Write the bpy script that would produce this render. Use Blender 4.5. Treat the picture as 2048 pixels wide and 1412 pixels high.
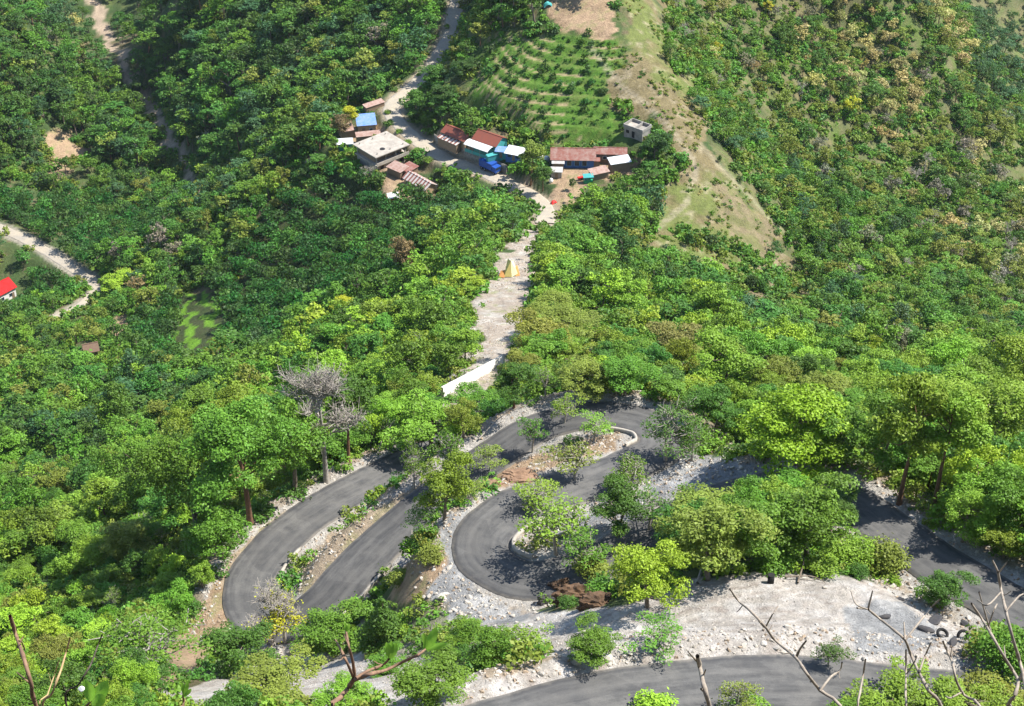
import bpy, math, random
import numpy as np
from mathutils import Vector, Matrix
random.seed(7); rng = np.random.default_rng(7)
S = bpy.context.scene
for o in list(bpy.data.objects): bpy.data.objects.remove(o)
# ---------------- camera, sky, sun, exposure ----------------
FPX = 3400.0; PITCH = math.radians(35.0)
cam = bpy.data.cameras.new('camera'); co = bpy.data.objects.new('camera', cam); S.collection.objects.link(co)
cam.sensor_width = 36.0; cam.lens = 36.0 * FPX / 2048.0; cam.clip_start = 0.1; cam.clip_end = 5000
co.location = (0, 0, 0); co.rotation_euler = (math.pi / 2 - PITCH, 0, 0); S.camera = co
S.render.resolution_x = 1024; S.render.resolution_y = 706
SUN_EL = math.radians(54.0); SUN_AZ = math.atan2(0.97, 0.20)      # azimuth measured from +Y (away from the camera) towards +X (right)
W = bpy.data.worlds.new('World'); S.world = W; W.use_nodes = True
wn = W.node_tree; bg = wn.nodes['Background']
sky = wn.nodes.new('ShaderNodeTexSky'); sky.sky_type = 'NISHITA'; sky.sun_disc = False
sky.sun_elevation = SUN_EL; sky.sun_rotation = SUN_AZ; sky.altitude = 1500
wn.links.new(sky.outputs[0], bg.inputs[0]); bg.inputs[1].default_value = 0.122
sd = Vector((math.sin(SUN_AZ) * math.cos(SUN_EL), math.cos(SUN_AZ) * math.cos(SUN_EL), math.sin(SUN_EL)))
sun = bpy.data.lights.new('sun', 'SUN'); sun.energy = 4.8; sun.angle = math.radians(0.55); sun.color = (1.0, 0.955, 0.88)
so = bpy.data.objects.new('sun', sun); S.collection.objects.link(so); so.location = (200, 200, 300)
so.rotation_euler = sd.to_track_quat('Z', 'Y').to_euler()
S.view_settings.view_transform = 'Standard'; S.view_settings.look = 'None'; S.view_settings.gamma = 1.0
S.view_settings.exposure = 0.98

# ---------------- picture <-> world geometry ----------------
CP, SP = math.cos(PITCH), math.sin(PITCH)
def ray(u, v):
    a = (np.asarray(u, float) - 1024) / FPX; b = (706 - np.asarray(v, float)) / FPX
    return a, CP + b * SP, -SP + b * CP
def PZ(u, v, z):
    a, y, zz = ray(u, v); t = z / zz
    return a * t, y * t, np.asarray(z, float) + 0 * t
def proj(x, y, z):
    d = np.maximum(y * CP - z * SP, 0.5)
    return 1024 + FPX * x / d, 706 - FPX * (y * SP + z * CP) / d, d
def vnoise(x, y, sc, seed):
    r = np.random.default_rng(seed).random((256, 256))
    X = np.asarray(x) / sc + 1000; Y = np.asarray(y) / sc + 1000
    xi = np.floor(X).astype(int); yi = np.floor(Y).astype(int); fx = X - xi; fy = Y - yi
    fx = fx * fx * (3 - 2 * fx); fy = fy * fy * (3 - 2 * fy)
    a = r[xi % 256, yi % 256]; b = r[(xi + 1) % 256, yi % 256]; c = r[xi % 256, (yi + 1) % 256]; d = r[(xi + 1) % 256, (yi + 1) % 256]
    return (a * (1 - fx) + b * fx) * (1 - fy) + (c * (1 - fx) + d * fx) * fy
def fbm(x, y, sc, seed, n=4):
    s = 0; a = 0.5
    for i in range(n): s = s + a * (vnoise(x, y, sc / 2 ** i, seed + i) - 0.5); a *= 0.55
    return s * 2
def inpoly(u, v, poly):
    u = np.asarray(u); v = np.asarray(v); r = np.zeros(u.shape, bool); n = len(poly); j = n - 1
    for i in range(n):
        xi, yi = poly[i]; xj, yj = poly[j]
        c = ((yi > v) != (yj > v)) & (u < (xj - xi) * (v - yi) / (yj - yi + 1e-9) + xi)
        r ^= c; j = i
    return r
def catmull(P, step):
    P = np.asarray(P, float); out = []
    Q = np.vstack([2 * P[0] - P[1], P, 2 * P[-1] - P[-2]])
    for i in range(1, len(Q) - 2):
        L = np.linalg.norm(Q[i + 1] - Q[i]); n = max(2, int(L / step))
        for k in range(n):
            t = k / n
            out.append(0.5 * (2 * Q[i] + (Q[i + 1] - Q[i - 1]) * t + (2 * Q[i - 1] - 5 * Q[i] + 4 * Q[i + 1] - Q[i + 2]) * t * t + (3 * Q[i] - Q[i - 1] - 3 * Q[i + 1] + Q[i + 2]) * t ** 3))
    out.append(Q[-2]); return np.array(out)
def road3d(pts, step=1.0):
    p = np.array(pts, float); x, y, z = PZ(p[:, 0], p[:, 1], p[:, 2])
    return catmull(np.c_[x, y, z], step)

ASPHALT = [(860,1520,-92),(980,1462,-93),(1090,1428,-94),(1200,1402,-95),(1300,1386,-95.7),(1400,1374,-96.4),(1550,1364,-97.2),(1650,1368,-97.8),(1760,1382,-98.3),(1950,1395,-99),(2150,1372,-100),(2260,1300,-101),(2190,1235,-102.3),(2070,1235,-103.3),
  (1950,1172,-104.5),(1850,1110,-105.8),(1775,1055,-107),(1700,1003,-108.2),(1595,972,-109.4),(1490,985,-110.8),(1400,1020,-112),(1310,1062,-113),(1220,1110,-114),(1130,1148,-114.8),(1040,1158,-115.4),(972,1122,-116.1),(966,1072,-116.9),(1020,1022,-117.7),
  (1110,985,-118.6),(1200,957,-119.6),(1270,926,-120.5),(1322,892,-121.4),(1306,853,-122.2),(1240,832,-123),(1160,832,-123.8),(1080,854,-124.7),(1000,902,-125.8),(915,962,-127),(840,1018,-128.4),(765,1085,-129.9),(700,1150,-131.2),(650,1205,-132.4),
  (590,1244,-133.4),(530,1248,-134.4),(497,1205,-135.4),(505,1150,-136.4),(555,1085,-137.6),(625,1028,-138.8),(700,984,-140),(775,945,-141.2),(850,903,-142.6),(905,862,-145)]
TRACK = [(905,862,-145),(935,815,-149),(968,768,-155),(998,715,-162),(1000,650,-173),(1010,590,-184),(1035,520,-199),(1062,478,-208),(1092,428,-220)]
VILLAGE = [(1090,446,-217),(1092,428,-220),(1078,404,-224),(1030,374,-226.5),(980,350,-226.8),(930,331,-227.8),(880,311,-230),(838,283,-231),(805,254,-232),(784,226,-233),(790,205,-234),(806,190,-235)]
UPPER = [(806,190,-235),(850,150,-235),(880,108,-234),(905,66,-233),(908,30,-232),(925,-30,-230)]
LEFTR = [(-160,400,-292),(-60,432,-289),(0,456,-287),(60,484,-285),(115,516,-283),(158,545,-281),(190,568,-279),(182,592,-277),(155,616,-276),(110,636,-275)]
R_as = road3d(ASPHALT, 0.9); R_tr = road3d(TRACK, 1.5); R_vi = road3d(VILLAGE + UPPER[1:], 1.5); R_le = road3d(LEFTR, 2.0)
CTRL = [(1050,1412,-95.5),(700,1412,-99),(300,1412,-106),(0,1412,-114),(1700,1250,-101.5),(1400,1230,-101),(1200,1290,-100),(1900,1240,-102),(1000,1300,-105),(850,1250,-117),(850,1150,-121),(700,1300,-122),(480,1330,-128),(300,1300,-126),(300,1200,-142),(0,1200,-163),(100,1100,-178),(300,1000,-180),(0,1000,-196),
 (450,900,-176),(450,1050,-148),(700,900,-157),(600,800,-190),(300,800,-222),(0,850,-228),(150,720,-252),(0,700,-262),(700,700,-204),(850,800,-165),(850,640,-204),(700,560,-226),(800,470,-228),(600,640,-228),(450,720,-236),
 (600,450,-246),(500,550,-252),(300,650,-262),(400,420,-268),(650,350,-242),(550,330,-262),(150,560,-281),(0,560,-288),(200,480,-290),(0,380,-298),(370,340,-306),(370,420,-290),(290,200,-312),(190,0,-322),(200,100,-318),(100,200,-300),(0,300,-300),(0,100,-285),(0,0,-280),(300,60,-300),(400,200,-292),(600,100,-268),(500,0,-275),(500,230,-280),(600,250,-262),(700,180,-256),(750,60,-252),(850,0,-248),
 (720,240,-236),(690,290,-238),(760,325,-236),(830,370,-232),(900,400,-228),(960,300,-224),(1010,330,-225.5),(1060,370,-224),(1145,335,-223),(1240,335,-223.5),(1000,275,-221.3),(950,190,-218),(1150,290,-220.8),(1050,180,-214.6),(1160,180,-214),(1060,80,-209),(1150,20,-204),(1150,100,-209),(1230,60,-206.3),(1230,200,-215.2),(880,180,-223),(930,100,-217.5),(980,20,-211),(1050,0,-206),(1050,-60,-202),(1150,-80,-197),(1300,-80,-206),
 (1280,270,-217.5),(1300,130,-211),(1400,270,-220),(1340,330,-221),(1500,400,-232),(1600,550,-246),(1300,430,-225),(1400,500,-228),(1250,480,-222),(1150,450,-219),(1160,560,-200),(1250,650,-186),(1400,600,-216),(1500,640,-225),(1130,700,-168),(1100,760,-150),(1300,740,-150),(1450,740,-168),(1600,700,-205),(950,560,-196),(900,520,-206),
 (1380,780,-132),(1450,850,-125),(1590,900,-124),(1590,780,-150),(1750,850,-130),(1750,750,-165),(1900,900,-117),(2048,1000,-112),(1980,1050,-109),(2048,850,-135),(2048,740,-180),(1850,660,-232),(1700,600,-240),(2048,620,-268),(1800,480,-268),(1650,430,-258),(1540,280,-254),(1700,300,-270),(1450,130,-240),(1350,20,-222),(1500,30,-240),(1600,130,-252),(1700,30,-252),(1850,130,-266),(1900,330,-284),(2048,420,-298),(2048,250,-306),(1930,150,-276),(1880,10,-264),(1955,60,-320),(2048,60,-372),(2048,-40,-360),(1980,-60,-352),(2048,160,-352),
 (-400,1412,-135),(-400,1000,-235),(-400,700,-300),(-400,400,-310),(-400,0,-270),(2450,1412,-96),(2450,1100,-112),(2450,800,-190),(2450,500,-300),(2450,200,-330),(2450,-40,-370),(-300,-80,-250),(400,-80,-262),(800,-80,-240),(1700,-80,-235),(1550,1000,-109.5),(1600,1100,-106),(1450,1130,-104.5),(1300,1180,-104.5),(1500,930,-111),(1150,1055,-115),(1200,1180,-107),(1150,1230,-104)]
c = np.array(CTRL, float); cx, cy, cz = PZ(c[:, 0], c[:, 1], c[:, 2])
near = [(x, y, z) for x in (-70, -25, 0, 25, 70) for y, z in ((-20, -1.2), (-1, -1.7), (3, -3.4), (9, -13), (22, -33), (45, -60), (68, -80))]
near += [(x, 1350, -250) for x in (-700, 0, 600)] + [(x, 1000, -230) for x in (-500, -100, 250)]
nr = np.array(near, float)
CX = np.r_[cx, nr[:, 0], R_as[::7, 0], R_tr[::6, 0], R_vi[::8, 0], R_le[::8, 0]]
CY = np.r_[cy, nr[:, 1], R_as[::7, 1], R_tr[::6, 1], R_vi[::8, 1], R_le[::8, 1]]
CZ = np.r_[cz, nr[:, 2], R_as[::7, 2], R_tr[::6, 2], R_vi[::8, 2], R_le[::8, 2]]
def _k(r2): return 0.5 * r2 * np.log(r2 + 1e-6)
n = len(CX); A = np.zeros((n + 3, n + 3)); sc_ = 100.0
cX, cY = CX / sc_, CY / sc_
A[:n, :n] = _k((cX[:, None] - cX) ** 2 + (cY[:, None] - cY) ** 2) + np.eye(n) * 2e-4
A[:n, n] = 1; A[:n, n + 1] = cX; A[:n, n + 2] = cY; A[n:, :n] = A[:n, n:].T
sol = np.linalg.solve(A, np.r_[CZ, 0, 0, 0])
def tps(x, y):
    x = np.asarray(x, float).ravel() / sc_; y = np.asarray(y, float).ravel() / sc_; o = np.zeros(len(x))
    for i in range(0, len(x), 20000):
        a, b = x[i:i + 20000], y[i:i + 20000]
        o[i:i + 20000] = _k((a[:, None] - cX) ** 2 + (b[:, None] - cY) ** 2) @ sol[:n] + sol[n] + sol[n + 1] * a + sol[n + 2] * b
    return o
# fan-shaped ground grid, finer where the picture is finer
ys = [-25.0]
while ys[-1] < 1450:
    y = ys[-1]; d = 0.0031 * (y + 60)
    if y < 84: d = 1.3
    elif 385 < y < 475: d = 0.75
    elif y > 700: d = 3.5
    ys.append(y + d)
ys = np.array(ys); NY = len(ys); NX = 620
def hw(y): return 62 + 0.56 * np.maximum(y, 0)
ts = np.linspace(-1, 1, NX)
GX = ts[None, :] * hw(ys)[:, None]; GY = np.repeat(ys[:, None], NX, 1)
def lookup(F_, x, y):
    x = np.asarray(x, float); y = np.asarray(y, float)
    r = np.clip(np.interp(y, ys, np.arange(NY)), 0, NY - 1.001); cc = np.clip((x / hw(y) + 1) / 2 * (NX - 1), 0, NX - 1.001)
    i = r.astype(int); j = cc.astype(int); fr = r - i; fc = cc - j
    return (F_[i, j] * (1 - fc) + F_[i, j + 1] * fc) * (1 - fr) + (F_[i + 1, j] * (1 - fc) + F_[i + 1, j + 1] * fc) * fr
ri = np.unique(np.r_[np.arange(0, NY, 3), NY - 1]); ci = np.unique(np.r_[np.arange(0, NX, 3), NX - 1])
cg = tps(GX[np.ix_(ri, ci)], GY[np.ix_(ri, ci)]).reshape(len(ri), len(ci))
t1 = np.array([np.interp(np.arange(NX), ci, row) for row in cg])
HB = np.array([np.interp(np.arange(NY), ri, t1[:, j]) for j in range(NX)]).T
def march(F_, u, v):
    u = np.atleast_1d(np.asarray(u, float)); v = np.atleast_1d(np.asarray(v, float)); a, b, c_ = ray(u, v)
    T = np.geomspace(85, 1500, 2600); out = np.zeros((len(u), 3))
    for i in range(len(u)):
        z = c_[i] * T; h = lookup(F_, a[i] * T, b[i] * T); k = np.argmax(z < h); t = T[k]
        out[i] = (a[i] * t, b[i] * t, h[k])
    return out
# building pads: (u, v, radius, z)
PADS = [(728,256,5,-235.2),(765,318,9,-236),(693,286,5,-238),(835,368,7,-233.5),(800,350,4,-234.5),(915,286,6,-226.3),(978,294,7,-226.2),(1027,312,5,-225.8),(1150,335,9,-223.2),(1215,332,7,-223.4),(1120,355,6,-223.8),(1175,362,8,-223.8),(1090,318,4,-223.3),(1270,270,4,-217.8),(8,590,9,-287.5),(183,700,4,-259),(1018,545,3,-194.3)]
# distance to roads and carving
def carve(H, R, half, sh, out, zoff=0.0):
    lo = R[:, :2].min(0) - out - half; hi = R[:, :2].max(0) + out + half
    m = (GX > lo[0]) & (GX < hi[0]) & (GY > lo[1]) & (GY < hi[1])
    x = GX[m].astype(np.float32); y = GY[m].astype(np.float32)
    D = np.full(len(x), 1e9, np.float32); Z = np.zeros(len(x), np.float32)
    Rs = R.astype(np.float32)
    for i in range(0, len(x), 20000):
        d2 = (x[i:i + 20000, None] - Rs[:, 0]) ** 2 + (y[i:i + 20000, None] - Rs[:, 1]) ** 2
        D[i:i + 20000] = np.sqrt(d2.min(1)); w = 1 / (d2 + 1.2) ** 3
        Z[i:i + 20000] = (w * Rs[:, 2]).sum(1) / w.sum(1)
    t = np.clip((D - half - sh) / out, 0, 1); t = t * t * (3 - 2 * t)
    H[m] = (Z + zoff) * (1 - t) + H[m] * t
    DD = np.full(H.shape, 1e3); DD[m] = D; return DD
H = HB.copy()
U, V, DEP = proj(GX, GY, H)
rough = fbm(GX, GY, 22, 11, 5)
_hill = np.hypot((GX - 15) / 48, (GY - 425) / 42); rough = rough * np.clip(_hill * 2 - 1.0, .04, 1)
H += rough * np.clip((GY - 70) / 60, 0.25, 1) * 2.2
D_tr = carve(H, R_tr[::1], 3.0, 1.0, 7); D_vi = carve(H, R_vi, 2.8, 0.8, 9); D_le = carve(H, R_le, 2.2, 0.6, 4)
D_as = carve(H, R_as, 3.0, 1.6, 6.5)
D_as_l = D_as
pads = []
for (u, v, r, z) in PADS:
    x, y, z = [float(q) for q in march(H, u, v)[0]]; z += 2.3 if 900 < u < 1000 and v > 280 else 0; d = np.hypot(GX - x, GY - y)
    t = np.clip((d - r) / 7.0, 0, 1); t = t * t * (3 - 2 * t)
    t = np.maximum(t, np.clip((6.5 - D_vi) / 3.0, 0, 1)); H = z * (1 - t) + H * t; pads.append((x, y, z))
# plateau beside the bottom road
TERR = [(985,62),(1090,70),(1235,70),(1250,120),(1236,200),(1256,292),(1120,290),(1075,262),(1010,240),(960,214),(935,180),(950,120)]
U, V, DEP = proj(GX, GY, H)
wt = inpoly(U, V, TERR) & (GY > 385) & (GY < 480)
for k in range(3):
    q = wt.astype(float); q[1:-1, 1:-1] = (q[:-2, 1:-1] + q[2:, 1:-1] + q[1:-1, :-2] + q[1:-1, 2:] + q[1:-1, 1:-1]) / 5; wt = q
st = 1.25; hz = H + fbm(GX, GY, 60, 31, 2) * .7 ; f = (hz / st) % 1
H_t = H - f * st + st * np.clip((f - 0.62) / 0.38, 0, 1)
TF = np.where((f > 0.6), 1.0, 0.0) * (wt > 0.5)
H = H * (1 - wt) + H_t * wt
H += fbm(GX, GY, 1.6, 51, 3) * 0.14 * (1 - .85 * wt) * np.clip((D_as - 3.4) / 1.5, 0, 1) * np.clip((D_vi - 3) / 1.5, 0, 1)
H -= 0.12 * np.clip((3.5 - D_as) / 0.5, 0, 1) + 0.08 * np.clip((3.0 - D_vi) / 0.5, 0, 1) + 0.08 * np.clip((2.4 - D_le) / 0.5, 0, 1)
U, V, DEP = proj(GX, GY, H)
def G(u, v):
    p = march(H, u, v); return p[0] if len(p) == 1 else p
def hz_at(x, y): return lookup(H, x, y)
# ---------------- helpers: meshes, materials, tags ----------------
def link(o): S.collection.objects.link(o); return o
def tag(o, label=None, cat=None, group=None, kind=None):
    if label: o['label'] = label
    if cat: o['category'] = cat
    if group: o['group'] = group
    if kind: o['kind'] = kind
    return o
def np_mesh(name, co, quads, mat=None, smooth=False, mi=None, attrs=None):
    me = bpy.data.meshes.new(name); co = np.asarray(co, np.float32); q = np.asarray(quads, np.int32)
    me.vertices.add(len(co)); me.vertices.foreach_set('co', co.ravel())
    me.loops.add(q.size); me.loops.foreach_set('vertex_index', q.ravel())
    me.polygons.add(len(q)); me.polygons.foreach_set('loop_start', np.arange(0, q.size, q.shape[1], dtype=np.int32))
    for m in (mat if isinstance(mat, (list, tuple)) else [mat]):
        if m: me.materials.append(m)
    if mi is not None: me.polygons.foreach_set('material_index', np.asarray(mi, np.int32))
    me.update()
    if smooth: me.polygons.foreach_set('use_smooth', np.ones(len(q), bool))
    for k, (dom, v) in (attrs or {}).items():
        v = np.asarray(v, np.float32)
        if v.ndim == 1: a = me.attributes.new(k, 'FLOAT', dom); a.data.foreach_set('value', v)
        else:
            a = me.attributes.new(k, 'FLOAT_COLOR', dom); a.data.foreach_set('color', np.c_[v, np.ones(len(v))].ravel())
    return me
class NT:
    def __init__(s, name, rough=0.9):
        s.m = bpy.data.materials.new(name); s.m.use_nodes = True; s.t = s.m.node_tree; s.p = s.t.nodes['Principled BSDF']
        s.p.inputs['Roughness'].default_value = rough; s.p.inputs['Specular IOR Level'].default_value = 0.25
    def n(s, t, **k):
        x = s.t.nodes.new('ShaderNode' + t)
        for a, b in k.items(): setattr(x, a, b)
        return x
    def l(s, a, b): s.t.links.new(a, b)
    def val(s, sock, v):
        if hasattr(v, 'links') or hasattr(v, 'is_linked'): s.l(v, sock)
        else: sock.default_value = v
    def math(s, op, a, b=0.0, c=None):
        x = s.n('Math', operation=op); s.val(x.inputs[0], a); s.val(x.inputs[1], b)
        if c is not None: s.val(x.inputs[2], c)
        return x.outputs[0]
    def noise(s, scale, detail=4, vec=None, rough=0.6):
        x = s.n('TexNoise'); x.inputs['Scale'].default_value = scale; x.inputs['Detail'].default_value = detail; x.inputs['Roughness'].default_value = rough
        if vec is None: vec = s.n('NewGeometry').outputs['Position']
        s.l(vec, x.inputs['Vector']); return x.outputs['Fac']
    def mix(s, f, a, b, mode='MIX'):
        x = s.n('MixRGB', blend_type=mode)
        for i, v in ((0, f), (1, a), (2, b)):
            if isinstance(v, tuple): v = (*v[:3], 1)
            s.val(x.inputs[i], v)
        return x.outputs[0]
    def ramp(s, f, lo, hi):
        x = s.n('MapRange'); s.l(f, x.inputs[0]); x.inputs[1].default_value = lo; x.inputs[2].default_value = hi; return x.outputs[0]
    def color(s, c): s.l(c, s.p.inputs['Base Color']); return s.m
    def bump(s, h, strength=0.5, dist=0.1):
        x = s.n('Bump'); x.inputs['Strength'].default_value = strength; x.inputs['Distance'].default_value = dist
        s.l(h, x.inputs['Height']); s.l(x.outputs[0], s.p.inputs['Normal'])
def simple(name, c, c2=None, scale=1.5, rough=0.8, amt=0.5, bump=0.0):
    k = NT(name, rough); c2 = c2 or tuple(x * 0.7 for x in c)
    f = k.ramp(k.noise(scale, 5), 0.35, 0.65); k.color(k.mix(k.math('MULTIPLY', f, amt), c, c2))
    if bump: k.bump(k.noise(scale * 3, 4), bump, 0.1)
    return k.m

# ---------------- ground ----------------
PU = U + fbm(GX, GY, 7, 61, 3) * 34; PV = V + fbm(GX, GY, 7, 67, 3) * 26
def msk(*polys):
    m = np.zeros(H.shape, bool)
    for p in polys: m |= inpoly(PU, PV, p)
    return m & (GY > 60)
ROCKS = [[(1690,985),(1765,985),(1880,1055),(2060,1160),(2060,1215),(1870,1092),(1757,1016)],[(1250,1215),(1330,1185),(1420,1150),(1600,1130),(1720,1148),(1850,1195),(1945,1250),(1935,1305),(1700,1335),(1400,1325),(1250,1338),(1040,1412),(940,1430),(980,1350),(1130,1320),(1000,1300),(900,1265),(880,1235),(1000,1235),(1200,1212)],
 [(470,1290),(700,1300),(980,1350),(940,1430),(300,1430),(330,1390),(480,1360)]]
BANK = [[(590,1180),(640,1095),(740,1022),(860,955),(868,982),(760,1055),(660,1140),(605,1195)],[(430,1200),(455,1120),(540,1040),(700,955),(860,880),(860,892),(700,975),(560,1060),(480,1140),(450,1230)]]
GRAV = [[(868,1040),(935,1020),(905,1100),(940,1180),(1060,1230),(1040,1262),(900,1252),(840,1200),(890,1130)],[(1285,950),(1340,932),(1425,912),(1560,938),(1500,965),(1400,1010),(1290,1010)],[(1690,1200),(1800,1190),(1880,1240),(1860,1300),(1720,1310)],[(1090,1030),(1290,1000),(1290,1050),(1090,1080)]]
CLEAR_ = [[(998,500),(1055,475),(1078,520),(1078,560),(1072,620),(1050,662),(1020,700),(940,740),(880,775),(865,768),(960,700),(950,640),(945,600),(975,540)]]
SOILS = [[(1100,392),(1100,345),(1180,338),(1280,325),(1270,350),(1180,372),(1150,412),(1105,425),(1085,415)],[(1075,-20),(1245,-20),(1232,50),(1205,75),(1130,62),(1088,30)],[(988,330),(1050,350),(1075,385),(1020,372),(985,348)],[(870,262),(900,250),(940,300),(1000,330),(990,345),(930,322),(880,292)],
 [(100,255),(150,260),(170,300),(130,345),(110,370),(85,300)],[(215,640),(250,620),(258,680),(235,700),(215,690)],[(800,1130),(860,1100),(900,1090),(890,1150),(860,1200),(780,1200)],[(980,960),(1040,930),(1160,880),(1240,860),(1240,900),(1130,930),(1000,985)],[(330,1300),(390,1240),(450,1150),(480,1250),(440,1300),(300,1400)],
 [(610,310),(640,315),(645,335),(620,335)],[(760,340),(800,330),(870,380),(840,400),(790,400)],[(1100,1150),(1200,1140),(1210,1210),(1110,1215)],[(690,240),(760,250),(800,290),(700,300)]]
SPUR = [(1240,-20),(1320,-20),(1330,110),(1430,280),(1510,400),(1620,550),(1560,640),(1470,640),(1390,560),(1290,500),(1310,420),(1390,340),(1300,250),(1235,200),(1215,95)]
SPUR2 = [(1440,360),(1500,395),(1610,550),(1640,640),(1540,650),(1500,560)]
GULLY = np.array([(175,-20),(205,50),(240,125),(262,160),(300,215),(345,285),(375,335),(380,400)], float)
def dpoly(u, v, L):
    d = np.full(np.shape(u), 1e9)
    for i in range(len(L) - 1):
        a, b = L[i], L[i + 1]; ab = b - a; t = np.clip(((u - a[0]) * ab[0] + (v - a[1]) * ab[1]) / (ab @ ab), 0, 1)
        d = np.minimum(d, np.hypot(u - a[0] - t * ab[0], v - a[1] - t * ab[1]))
    return d
n1 = fbm(GX, GY, 9, 71, 5); n2 = fbm(GX, GY, 2.2, 73, 4); n3 = fbm(GX, GY, 38, 79, 3); n4 = fbm(GX, GY * .6, 1.1, 83, 3)
def lay(C, m, col):
    m = np.clip(m, 0, 1)[..., None]; col = np.asarray(col, float)
    return C * (1 - m) + col * m
C = np.zeros(H.shape + (3,)) + np.array((0.050, 0.085, 0.024))
C = lay(C, (n1 + n2 * .5 + .1) * 1.6, (0.10, 0.125, 0.04)); C = lay(C, (n2 + n3 - .12) * 2.2, (0.15, 0.12, 0.065))
far_r = inpoly(U, V, [(1240,-60),(2100,-60),(2100,740),(1500,700),(1600,560),(1400,260)]) & (GY > 300)
C = lay(C, far_r * (0.65 + n1), (0.175, 0.155, 0.075)); C = lay(C, far_r * np.clip(n2 * 2 + n1 * 2, 0, 1), (0.10, 0.14, 0.035))
bot = np.clip((V - 1180) / 150, 0, 1) * (V < 1500) * (U < 1100); C = lay(C, bot * np.clip((n1 + n2 * .8) * 3 - .1, 0, 1), (0.40, 0.36, 0.29))
tm = wt; C = lay(C, tm, (0.085, 0.165, 0.022)); C = lay(C, tm * np.clip(n2 * 2 + .05, 0, .5), (0.15, 0.17, 0.05)); C = lay(C, tm * TF * np.clip(.7 + n4 * 1.5, 0, 1), (0.06, 0.15, 0.015))
f2 = (f > .30) & (f < .6) & (n3 + n1 * .6 > -.05); C = lay(C, tm * f2 * .8, (0.33, 0.25, 0.15))
for p_ in ([(650,350),(690,345),(780,380),(880,385),(970,400),(960,440),(860,470),(800,540),(700,610),(640,640),(560,700),(300,770),(260,670),(330,600),(470,560),(520,440),(590,400)],): C = lay(C, inpoly(PU, PV, p_) * (GY > 60) * .85, (.042, .062, .018))  # orchard ground darkened, standing in for the shade in gaps between trees
PUs = U + fbm(GX, GY, 16, 62, 4) * 90; PVs = V + fbm(GX, GY, 16, 68, 4) * 70; sp = (inpoly(PUs, PVs, SPUR) & (GY > 300)).astype(float); C = lay(C, sp, (0.185, 0.15, 0.075)); C = lay(C, sp * np.clip((n1 + n3) * 2.5 + .02 + np.clip((V - 330) / 200, 0, .6), 0, .85), (0.13, 0.165, 0.04)); C = lay(C, sp * np.clip(n2 * 3 - .8 + n4, 0, .6), (0.32, 0.27, 0.18))
pth = np.array([(1180,95),(1240,170),(1300,215),(1345,262),(1385,318),(1392,360),(1370,410),(1320,455),(1290,470)], float); q_ = np.clip(1 - np.abs(dpoly(PU * .2 + U * .8, PV * .2 + V * .8, pth) - 3) / 4, 0, 1) * (GY > 300); C = lay(C, q_ * .7, (.36, .31, .22))
pth = np.array([(1400,290),(1440,330),(1490,388),(1540,440),(1590,480)], float); q_ = np.clip(1 - dpoly(PU * .2 + U * .8, PV * .2 + V * .8, pth) / 6, 0, 1) * (GY > 300); C = lay(C, q_ * .6, (.33, .29, .19))
sp = (inpoly(PUs, PVs, SPUR2) & (GY > 300)).astype(float); C = lay(C, sp, (0.215, 0.175, 0.10)); C = lay(C, sp * np.clip(n2 * 2 + n1, 0, .8), (0.14, 0.15, 0.05))
gu = np.clip(1 - (dpoly(PU, PV, GULLY) - 8) / 6, 0, 1) * (V < 420); C = lay(C, gu, (0.36, 0.28, 0.20))
for d_, w_ in ((D_as, 3.0),):
    m = np.clip(1.0 - (d_ - w_ - 2.6 - n1 * 3.5) / 1.6, 0, 1) * (U > -1e9)
    C = lay(C, m, (0.34, 0.27, 0.19)); m = np.clip(1.0 - (d_ - w_ - 1.2 - n2 * 1.5) / 0.9, 0, 1); C = lay(C, m, (0.46, 0.43, 0.385))
bk = (inpoly(U, V, BANK[0]) | inpoly(U, V, BANK[1])).astype(float); C = lay(C, bk, (0.36, 0.285, 0.20)); C = lay(C, bk * np.clip(n4 * 3 + n2 - .2, 0, .7), (0.20, 0.19, 0.09)); so_ = msk(*SOILS).astype(float); C = lay(C, so_, (0.37, 0.26, 0.165)); C = lay(C, so_ * np.clip(n2 * 2.5 + n1, 0, .8), (0.27, 0.19, 0.115)); C = lay(C, so_ * np.clip(n4 * 2 - .3, 0, .6), (0.15, 0.17, 0.06))
ro = msk(*ROCKS).astype(float); C = lay(C, ro, (0.50, 0.455, 0.40)); C = lay(C, ro * np.clip(np.sin(H * 11 + n1 * 5) * .7 + n1 * .5 - .1, 0, .75), (0.37, 0.305, 0.26)); C = lay(C, ro * np.clip(np.sin(H * 17 + n1 * 4 + 2) * .7 - .2, 0, .5), (0.68, 0.65, 0.61)); C = lay(C, ro * np.clip(n2 * 3 - .3, 0, .8), (0.62, 0.59, 0.55))
cl = (msk(*CLEAR_) | (D_tr < 2.6 + n1 * 4)).astype(float); C = lay(C, cl, (0.44, 0.37, 0.30)); C = lay(C, cl * np.clip(n2 * 3 - .1, 0, 1), (0.53, 0.49, 0.43)); C = lay(C, cl * np.clip(n4 * 3 + n1 * 2 - .9, 0, .8), (0.17, 0.18, 0.08))
gr = msk(*GRAV).astype(float); C = lay(C, gr, (0.34, 0.34, 0.335)); C = lay(C, gr * np.clip(n4 * 2.5 - .2, 0, .8), (0.47, 0.46, 0.44))
m = np.clip(1.0 - (D_vi - 3.0 - n1 * 1.5) / 1.2, 0, 1); C = lay(C, m, (0.33, 0.27, 0.19))
m = np.clip(1.0 - (D_le - 2.2 - n1 * 1.5) / 1.2, 0, 1); C = lay(C, m, (0.36, 0.32, 0.25))
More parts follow.
